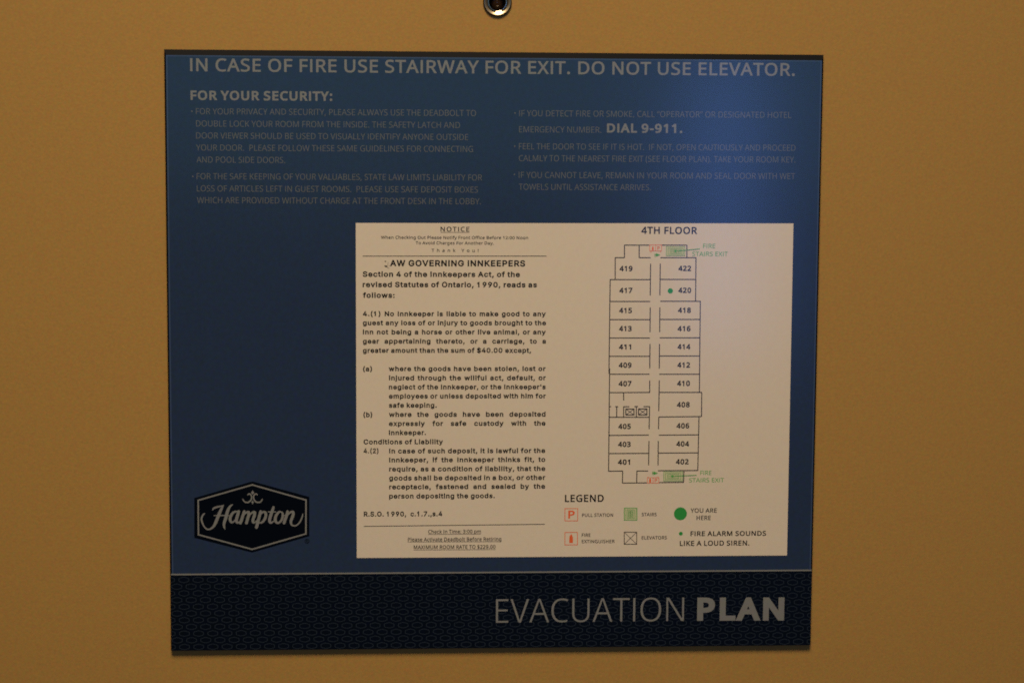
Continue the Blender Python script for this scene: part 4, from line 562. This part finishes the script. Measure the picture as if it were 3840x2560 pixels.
def text_part(name, lines, mat, y, parent, label=None, bullet=None, underlines=None):
    s = Sheet(y)
    for l in lines:
        write(s, l)
    if bullet:
        s.disc(bullet, 0.40, n=14)
    if underlines:
        s.lines(underlines, 0.22)
    return s.build(name, mat, parent, label)

def smooth_stroke(pts, steps=6):
    """round-ended strokes of changing width as a list of counter-clockwise outlines"""
    P = []
    n = len(pts)
    for i in range(n - 1):
        p0, p1, p2, p3 = pts[max(i - 1, 0)], pts[i], pts[i + 1], pts[min(i + 2, n - 1)]
        for k in range(steps):
            t = k / steps
            P.append(tuple(0.5 * (2 * p1[j] + (p2[j] - p0[j]) * t + (2 * p0[j] - 5 * p1[j] + 4 * p2[j] - p3[j]) * t * t
                                  + (3 * p1[j] - p0[j] - 3 * p2[j] + p3[j]) * t ** 3) for j in range(3)))
    P.append(pts[-1])
    lft, rgt = [], []
    for i, (x, z, w) in enumerate(P):
        a, b = P[max(i - 1, 0)], P[min(i + 1, len(P) - 1)]
        dx, dz = b[0] - a[0], b[1] - a[1]
        L = math.hypot(dx, dz)
        nx, nz = -dz / L * w / 2, dx / L * w / 2
        lft.append((x + nx, z + nz))
        rgt.append((x - nx, z - nz))
    out = []
    for i in range(len(P) - 1):
        q = [rgt[i], rgt[i + 1], lft[i + 1], lft[i]]
        for tri in ([q[0], q[1], q[2]], [q[0], q[2], q[3]]):
            ar = (tri[1][0] - tri[0][0]) * (tri[2][1] - tri[0][1]) - (tri[1][1] - tri[0][1]) * (tri[2][0] - tri[0][0])
            if abs(ar) > 1e-9:
                out.append(tri if ar > 0 else tri[::-1])
    for x, z, w in (P[0], P[-1]):
        if w > 0.05:
            out.append([(x + w / 2 * math.cos(t * math.pi / 5), z + w / 2 * math.sin(t * math.pi / 5)) for t in range(10)])
    return out

def lathe(name, profile, cx, cz, mat, parent, n=96, smooth=True):
    """profile of (radius, depth y) turned about an axis that goes straight into the door"""
    v, f = [], []
    for r, y in profile:
        for k in range(n):
            a = 2 * math.pi * k / n
            v.append(((cx + r * math.cos(a)) * MM, y * MM, (cz + r * math.sin(a)) * MM))
    for i in range(len(profile) - 1):
        for k in range(n):
            a, b = i * n + k, i * n + (k + 1) % n
            f.append((a, b, b + n, a + n))
    me = bpy.data.meshes.new(name)
    me.from_pydata(v, [], f)
    me.materials.append(mat)
    bm = bmesh.new()
    bm.from_mesh(me)
    bmesh.ops.recalc_face_normals(bm, faces=bm.faces)
    bm.to_mesh(me)
    bm.free()
    for p in me.polygons:
        p.use_smooth = smooth
    return link(name, me, parent)

T = DATA['T']
W2, H2 = DATA['W'] / 2, DATA['H'] / 2
DOOR_Y = 3.0          # the door's face lies 3 mm behind the sign's face

# ------------------------------------------------------------------ the door, with a hole bored for the viewer
px, pz = DATA['PEEP']
hole_r, door_t = 4.5, 44.0
dx0, dx1, dz0, dz1 = -430.0, 430.0, -640.0, 460.0
hole = [(px + hole_r * math.cos(-2 * math.pi * k / 64), pz + hole_r * math.sin(-2 * math.pi * k / 64)) for k in range(64)]
s = Sheet(DOOR_Y)
s.polys([[(dx0, dz0), (dx1, dz0), (dx1, dz1), (dx0, dz1)], hole])
n0 = len(s.v)
rect = [(dx0, dz0), (dx1, dz0), (dx1, dz1), (dx0, dz1)]
s.v += [(x * MM, DOOR_Y * MM, z * MM) for x, z in rect] + [(x * MM, (DOOR_Y + door_t) * MM, z * MM) for x, z in rect]
for i in range(4):
    j = (i + 1) % 4
    s.f.append((n0 + j, n0 + i, n0 + 4 + i, n0 + 4 + j))
s.f.append((n0 + 7, n0 + 6, n0 + 5, n0 + 4))
s.mi += [0] * 5
door = s.build('door', M_door)
door['label'] = 'tan painted door with a small round metal viewer above the blue sign'
door['category'] = 'door'

Y = DOOR_Y
ring = lathe('door_viewer', [(7.55, Y - 0.02), (7.64, Y - 0.6), (7.55, Y - 1.1), (7.25, Y - 1.5), (6.95, Y - 1.62)], px, pz, M_dark_steel, door)
ring['label'] = 'round metal door viewer with a dark hollow centre'
lathe('satin_ring', [(6.95, Y - 1.62), (6.80, Y - 1.60), (6.30, Y - 1.40), (5.75, Y - 1.15)], px, pz, M_satin, ring)
lathe('dished_ring', [(5.75, Y - 1.15), (5.40, Y - 0.98), (5.05, Y - 0.82), (4.95, Y - 0.76)], px, pz, M_chrome, ring)
lathe('inner_lip', [(4.95, Y - 0.76), (4.88, Y - 0.90), (4.70, Y - 0.98), (4.52, Y - 0.88), (4.40, Y - 0.50), (4.36, Y + 0.5)], px, pz, M_chrome, ring)
lathe('barrel', [(4.36, Y + 0.5), (4.34, Y + 3.0), (4.2, Y + 6.0)], px, pz, M_barrel, ring)
lathe('lens', [(4.19, Y + 5.9), (3.9, Y + 4.6), (3.3, Y + 3.4), (2.4, Y + 2.5), (1.2, Y + 2.0), (0.02, Y + 1.85)], px, pz, M_lens, ring, n=64)

# ------------------------------------------------------------------ the sign
sign = bpy.data.objects.new('evacuation_sign', None)
COL.objects.link(sign)
sign.empty_display_size = 0.05
sign['label'] = 'square blue evacuation plan sign with a white notice sheet, fixed to the tan door'
sign['category'] = 'sign'

# blue panel: a plate with a chamfered dark edge, broad along the top
outer = [(-W2, -H2), (W2, -H2), (W2, H2), (-W2, H2)]
inner = [(-W2 + 1.0, -H2 + 0.25), (W2 - 0.95, -H2 + 0.25), (W2 - 0.95, H2 - 3.0), (-W2 + 1.0, H2 - 3.0)]
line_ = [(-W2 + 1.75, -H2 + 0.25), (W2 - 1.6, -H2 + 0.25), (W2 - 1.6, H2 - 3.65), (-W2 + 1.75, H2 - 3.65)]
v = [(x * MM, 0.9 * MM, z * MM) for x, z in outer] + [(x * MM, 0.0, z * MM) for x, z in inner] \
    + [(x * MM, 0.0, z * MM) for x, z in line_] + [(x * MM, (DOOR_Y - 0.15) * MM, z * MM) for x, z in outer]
f, mi = [(8, 9, 10, 11)], [0]
for i in range(4):
    j = (i + 1) % 4
    f.append((i, j, 4 + j, 4 + i)); mi.append(1)
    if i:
        f.append((4 + i, 4 + j, 8 + j, 8 + i)); mi.append(2)  # strip of painted edge glow at the top and sides
    f.append((12 + i, 12 + j, j, i)); mi.append(1)
f.append((15, 14, 13, 12)); mi.append(1)
me = bpy.data.meshes.new('panel')
me.from_pydata(v, [], f)
for m in (M_blue, M_edge, M_edge_glow):
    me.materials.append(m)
for p, i in zip(me.polygons, mi):
    p.material_index = i
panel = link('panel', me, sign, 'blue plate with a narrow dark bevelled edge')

INK = -0.06           # ink on the plate
text_part('heading', T['heading'], M_silver, INK, sign)
text_part('subheading', T['subheading'], M_silver, INK, sign)
for key in ('p1', 'p2', 'p3', 'p4', 'p5'):
    text_part('paragraph', T[key], M_grey, INK, sign, bullet=DATA['BUL'][key])
text_part('telephone_number', T['dial'], M_silver, INK, sign)

# dark lower band with rows of hexagon outlines
DIV = DATA['DIV']
bx0, bx1, bz0, bz1 = -W2 + 0.35, W2 - 0.35, -H2 + 0.25, DIV
s = Sheet(-0.03)
s.add([(bx0, bz0), (bx1, bz0), (bx1, bz1), (bx0, bz1)], [(0, 1, 2, 3)])
s.v += [(x, 0.6 * MM, z) for x, _, z in s.v[:4]]
s.f += [(1, 0, 4, 5), (2, 1, 5, 6), (3, 2, 6, 7), (0, 3, 7, 4)]
s.mi += [0] * 4
hx = DATA['HEX']

def clip(poly):
    for ax, lim, sg in ((0, bx0, 1), (0, bx1, -1), (1, bz0, 1), (1, bz1 - 0.5, -1)):
        out = []
        for i in range(len(poly)):
            a, b = poly[i - 1], poly[i]
            ia, ib = (a[ax] - lim) * sg >= 0, (b[ax] - lim) * sg >= 0
            if ia != ib:
                t = (lim - a[ax]) / (b[ax] - a[ax])
                out.append((a[0] + t * (b[0] - a[0]), a[1] + t * (b[1] - a[1])))
            if ib:
                out.append(b)
        poly = out
        if len(poly) < 3:
            return None
    return poly

def hexa(cx, cz, k):
    w, h = hx['w'] / 2 - k, hx['h'] / 2 - k
    c = h * 0.42
    return [(cx + w, cz - c), (cx + w, cz + c), (cx + w * 0.82, cz + c + (h - c) * 0.38), (cx + w * 0.16, cz + h), (cx - w * 0.16, cz + h), (cx - w * 0.82, cz + c + (h - c) * 0.38),
            (cx - w, cz + c), (cx - w, cz - c), (cx - w * 0.82, cz - c - (h - c) * 0.38), (cx - w * 0.16, cz - h), (cx + w * 0.16, cz - h), (cx + w * 0.82, cz - c - (h - c) * 0.38)]
s2v = []
for r_ in range(12):
    cz = hx['z'] + r_ * hx['dz']
    xs = hx['x'] - 2 * hx['dx'] + (hx['dx'] / 2 if r_ % 2 else 0)
    for c_ in range(50):
        cx = xs + c_ * hx['dx']
        if cx > bx1 + 4:
            break
        A_, B_ = hexa(cx, cz, 0.0), hexa(cx, cz, 0.38)
        for i in range(12):
            j = (i + 1) % 12
            q = clip([A_[i], A_[j], B_[j], B_[i]])
            if q:
                s2v.append(q)
s.y = -0.06
for q in s2v:
    s.add(q, [tuple(range(len(q)))], 1)
band = s.build('lower_band', [M_band, M_hex], sign, 'near black band patterned with rows of thin hexagons')
BAND_INK = -0.10
s = Sheet(BAND_INK)
s.add([(-W2 + 0.5, DIV - 0.42), (W2 - 0.5, DIV - 0.42), (W2 - 0.5, DIV + 0.42), (-W2 + 0.5, DIV + 0.42)], [(0, 1, 2, 3)])
s.build('divider_line', M_silver, sign)
text_part('title_word', T['evac'], M_silver, BAND_INK, sign, 'title word in thin capitals')
text_part('title_word', T['plan'], M_silver, BAND_INK, sign, 'title word in heavy capitals')

# hotel badge
LG = DATA['LOGO']
s = Sheet(INK)
s.polys([LG['hexa'][::-1]])
badge = s.build('logo_badge', M_badge, sign, 'dark six sided badge with silver script lettering')
s = Sheet(-0.12)
s.frame(LG['line'], 0.80)
s.build('border_line', M_silver, badge)
s = Sheet(-0.12)
s.polys([p for st in LG['word'] for p in smooth_stroke(st)])
s.build('script_lettering', M_silver, badge)
s = Sheet(-0.12)
s.polys([p for st in LG['orn'] for p in smooth_stroke(st)])
for d in LG['diam']:
    s.polys([d])
s.build('ornament', M_silver, badge)
s = Sheet(INK)
c = LG['reg']
circ = [(c[0] + 1.1 * math.cos(t * math.pi / 12), c[1] + 1.1 * math.sin(t * math.pi / 12)) for t in range(24)]
s.lines([(circ[i], circ[(i + 1) % 24]) for i in range(24)], 0.34, cap=0.05)
write(s, ('bold', 'fit', 'R', c[0] - 0.42, c[0] + 0.46, c[1] - 0.62, c[1] - 0.62, 1.24))
s.build('registered_mark', M_band, sign)

# ------------------------------------------------------------------ the white notice sheet on the plate
PP = DATA['PAPER']
PY = -0.22
v = [(x * MM, PY * MM, z * MM) for x, z in PP] + [(x * MM, -0.02 * MM, z * MM) for x, z in PP]
f = [(0, 1, 2, 3)] + [(4 + i, 4 + (i + 1) % 4, (i + 1) % 4, i) for i in range(4)]
me = bpy.data.meshes.new('notice_sheet')
me.from_pydata(v, [], f)
me.materials.append(M_paper)
sheet = link('notice_sheet', me, sign, 'white printed sheet with a notice and a floor plan')
PI_ = PY - 0.05       # ink on the sheet

text_part('notice_word', T['notice_word'], M_ink, PI_, sheet, underlines=DATA['UL']['notice_word'])
text_part('checkout_note', T['checkout'], M_ink, PI_, sheet)
for seg in DATA['RULE']:
    s = Sheet(PI_)
    s.lines([seg], 0.36)
    s.build('rule_line', M_ink, sheet)
o = text_part('law_title', T['law_title'], M_ink, PI_, sheet, 'bold title whose first letter is worn away')
s = Sheet(PI_)
for p_ in DATA['SMUDGE']:
    s.polys([p_])
for p_ in DATA['FAINT']:
    s.polys([p_], 1)
s.build('worn_letter', [M_ink, M_faint], sheet, 'remains of a scratched off capital letter')
text_part('section_line', T['section'], M_ink, PI_, sheet)
for key in ('c1', 'ca', 'cb', 'cond', 'c2', 'rso'):
    text_part('clause', T[key], M_ink, PI_, sheet)
text_part('checkin_note', T['foot'], M_ink, PI_, sheet, underlines=DATA['UL']['foot'])

# floor plan
text_part('floor_title', T['floor_title'], M_ink, PI_, sheet)
s = Sheet(PI_)
s.lines(DATA['WALLS'], 0.50)
s.build('floor_plan', M_ink, sheet, 'thin line plan of a corridor with rooms on both sides')
for l in DATA['ROOMS']:
    text_part('room_number', [l], M_ink, PI_, sheet)
IC = DATA['ICON']
P2 = PI_ - 0.03       # symbols printed over the plan lines
for b in DATA['ELEV']:
    s = Sheet(PI_)
    s.frame(b, 0.52)
    s.lines([(b[0], b[2]), (b[1], b[3])], 0.30)
    s.build('elevator_symbol', M_ink, sheet)

def capsule(s, c, rx, rz):
    """little extinguisher bottle: rounded shoulders, flat foot, stub neck"""
    pts = [(-rx, -rz), (rx, -rz), (rx, rz * 0.25), (rx * 0.75, rz * 0.62), (rx * 0.35, rz * 0.82), (rx * 0.35, rz), (-rx * 0.35, rz), (-rx * 0.35, rz * 0.82), (-rx * 0.75, rz * 0.62), (-rx, rz * 0.25)]
    s.polys([[(c[0] + x, c[1] + z) for x, z in pts]])

for k in ('top_red', 'bot_red'):
    d = IC[k]
    b = d['box']
    s = Sheet(P2)
    s.frame(b, 0.26)
    s.lines([d['div']], 0.22)
    s.lines(d['feet'], 0.30)
    capsule(s, d['ext'][0], d['ext'][1] * 0.9, d['ext'][2])
    write(s, d['P'])
    s.build('alarm_symbol', M_red, sheet)
for k in ('top_arrow', 'bot_arrow'):
    d = IC[k]
    s = Sheet(P2)
    s.lines([d['bar']], 0.30)
    s.lines([d['stem']], 0.36)
    s.polys([d['tri']])
    s.build('exit_arrow', M_green, sheet)

def between(b, u, t):
    (x0, z0), (x1, z1) = b[0], b[2]
    return (x0 + (x1 - x0) * u, z0 + (z1 - z0) * t)

for k in ('top_stairs', 'bot_stairs'):
    d = IC[k]
    s = Sheet(P2)
    s.polys([d['outer'][::-1]], 1)
    s.y = P2 - 0.03
    s.frame(d['outer'], 0.22)
    s.frame(d['inner'], 0.22)
    s.frame(d['core'], 0.20)
    s.lines([(between(d['core'], u / 7, 0.0), between(d['core'], u / 7, 1.0)) for u in range(1, 7)], 0.15)
    s.lines([(between(d['core'], 0, 0.5), between(d['core'], 1, 0.5))], 0.20)
    s.y = P2 - 0.06
    c = d['dot']
    star = [(c[0] + (0.95 if i % 2 == 0 else 0.5) * math.cos(i * math.pi / 6), c[1] + (0.95 if i % 2 == 0 else 0.5) * math.sin(i * math.pi / 6)) for i in range(12)]
    s.polys([star])
    s.y = P2 - 0.09
    s.lines([d['leader']], 0.34)
    s.build('stairs_symbol', [M_green, M_green_pale], sheet)
for k in ('top_exit', 'bot_exit'):
    text_part('stairs_caption', T[k], M_green, PI_, sheet)
s = Sheet(PI_)
s.disc(*IC['dot420'])
s.build('location_dot', M_green_dot, sheet)

# legend
text_part('legend_title', T['legend'], M_ink, PI_, sheet)
s = Sheet(PI_)
s.frame(IC['l_p']['box'], 0.34)
write(s, IC['l_p']['P'])
s.build('pull_station_symbol', M_red, sheet)
s = Sheet(PI_)
s.frame(IC['l_ext']['box'], 0.34)
capsule(s, *IC['l_ext']['ext'])
s.build('extinguisher_symbol', M_red, sheet)
d = IC['l_stairs']
s = Sheet(PI_)
s.polys([d['box'][::-1]], 1)
s.y = PI_ - 0.03
s.frame(d['box'], 0.36)
s.frame(d['inner'], 0.30)
ins = d['inner']
s.lines([(between(ins, 0.2, u / 7), between(ins, 0.8, u / 7)) for u in range(1, 7)], 0.28)
s.lines([(between(ins, u, 1 / 7), between(ins, u, 6 / 7)) for u in (0.2, 0.5, 0.8)], 0.24)
s.lines([(between(d['box'], u, 0.04), between(d['box'], u, 0.96)) for u in (0.09, 0.91)], 0.18)
s.build('legend_stairs_symbol', [M_green, M_green_pale], sheet)
s = Sheet(PI_)
b = IC['l_elev']
s.frame(b, 0.40)
s.lines([(b[0], b[2]), (b[1], b[3])], 0.26)
s.build('legend_elevator_symbol', M_ink, sheet)
s = Sheet(PI_)
s.disc(*IC['l_dot'], n=48)
s.build('legend_location_dot', M_green_dot, sheet)
for k in ('l_pull', 'l_stairs', 'l_here', 'l_ext', 'l_elev'):
    text_part('legend_caption', T[k], M_ink, PI_, sheet)
text_part('alarm_note', T['l_alarm'], M_ink, PI_, sheet)
s = Sheet(PI_)
s.disc(*IC['l_small'], n=24)
s.build('bullet_dot', M_green_dot, sheet)
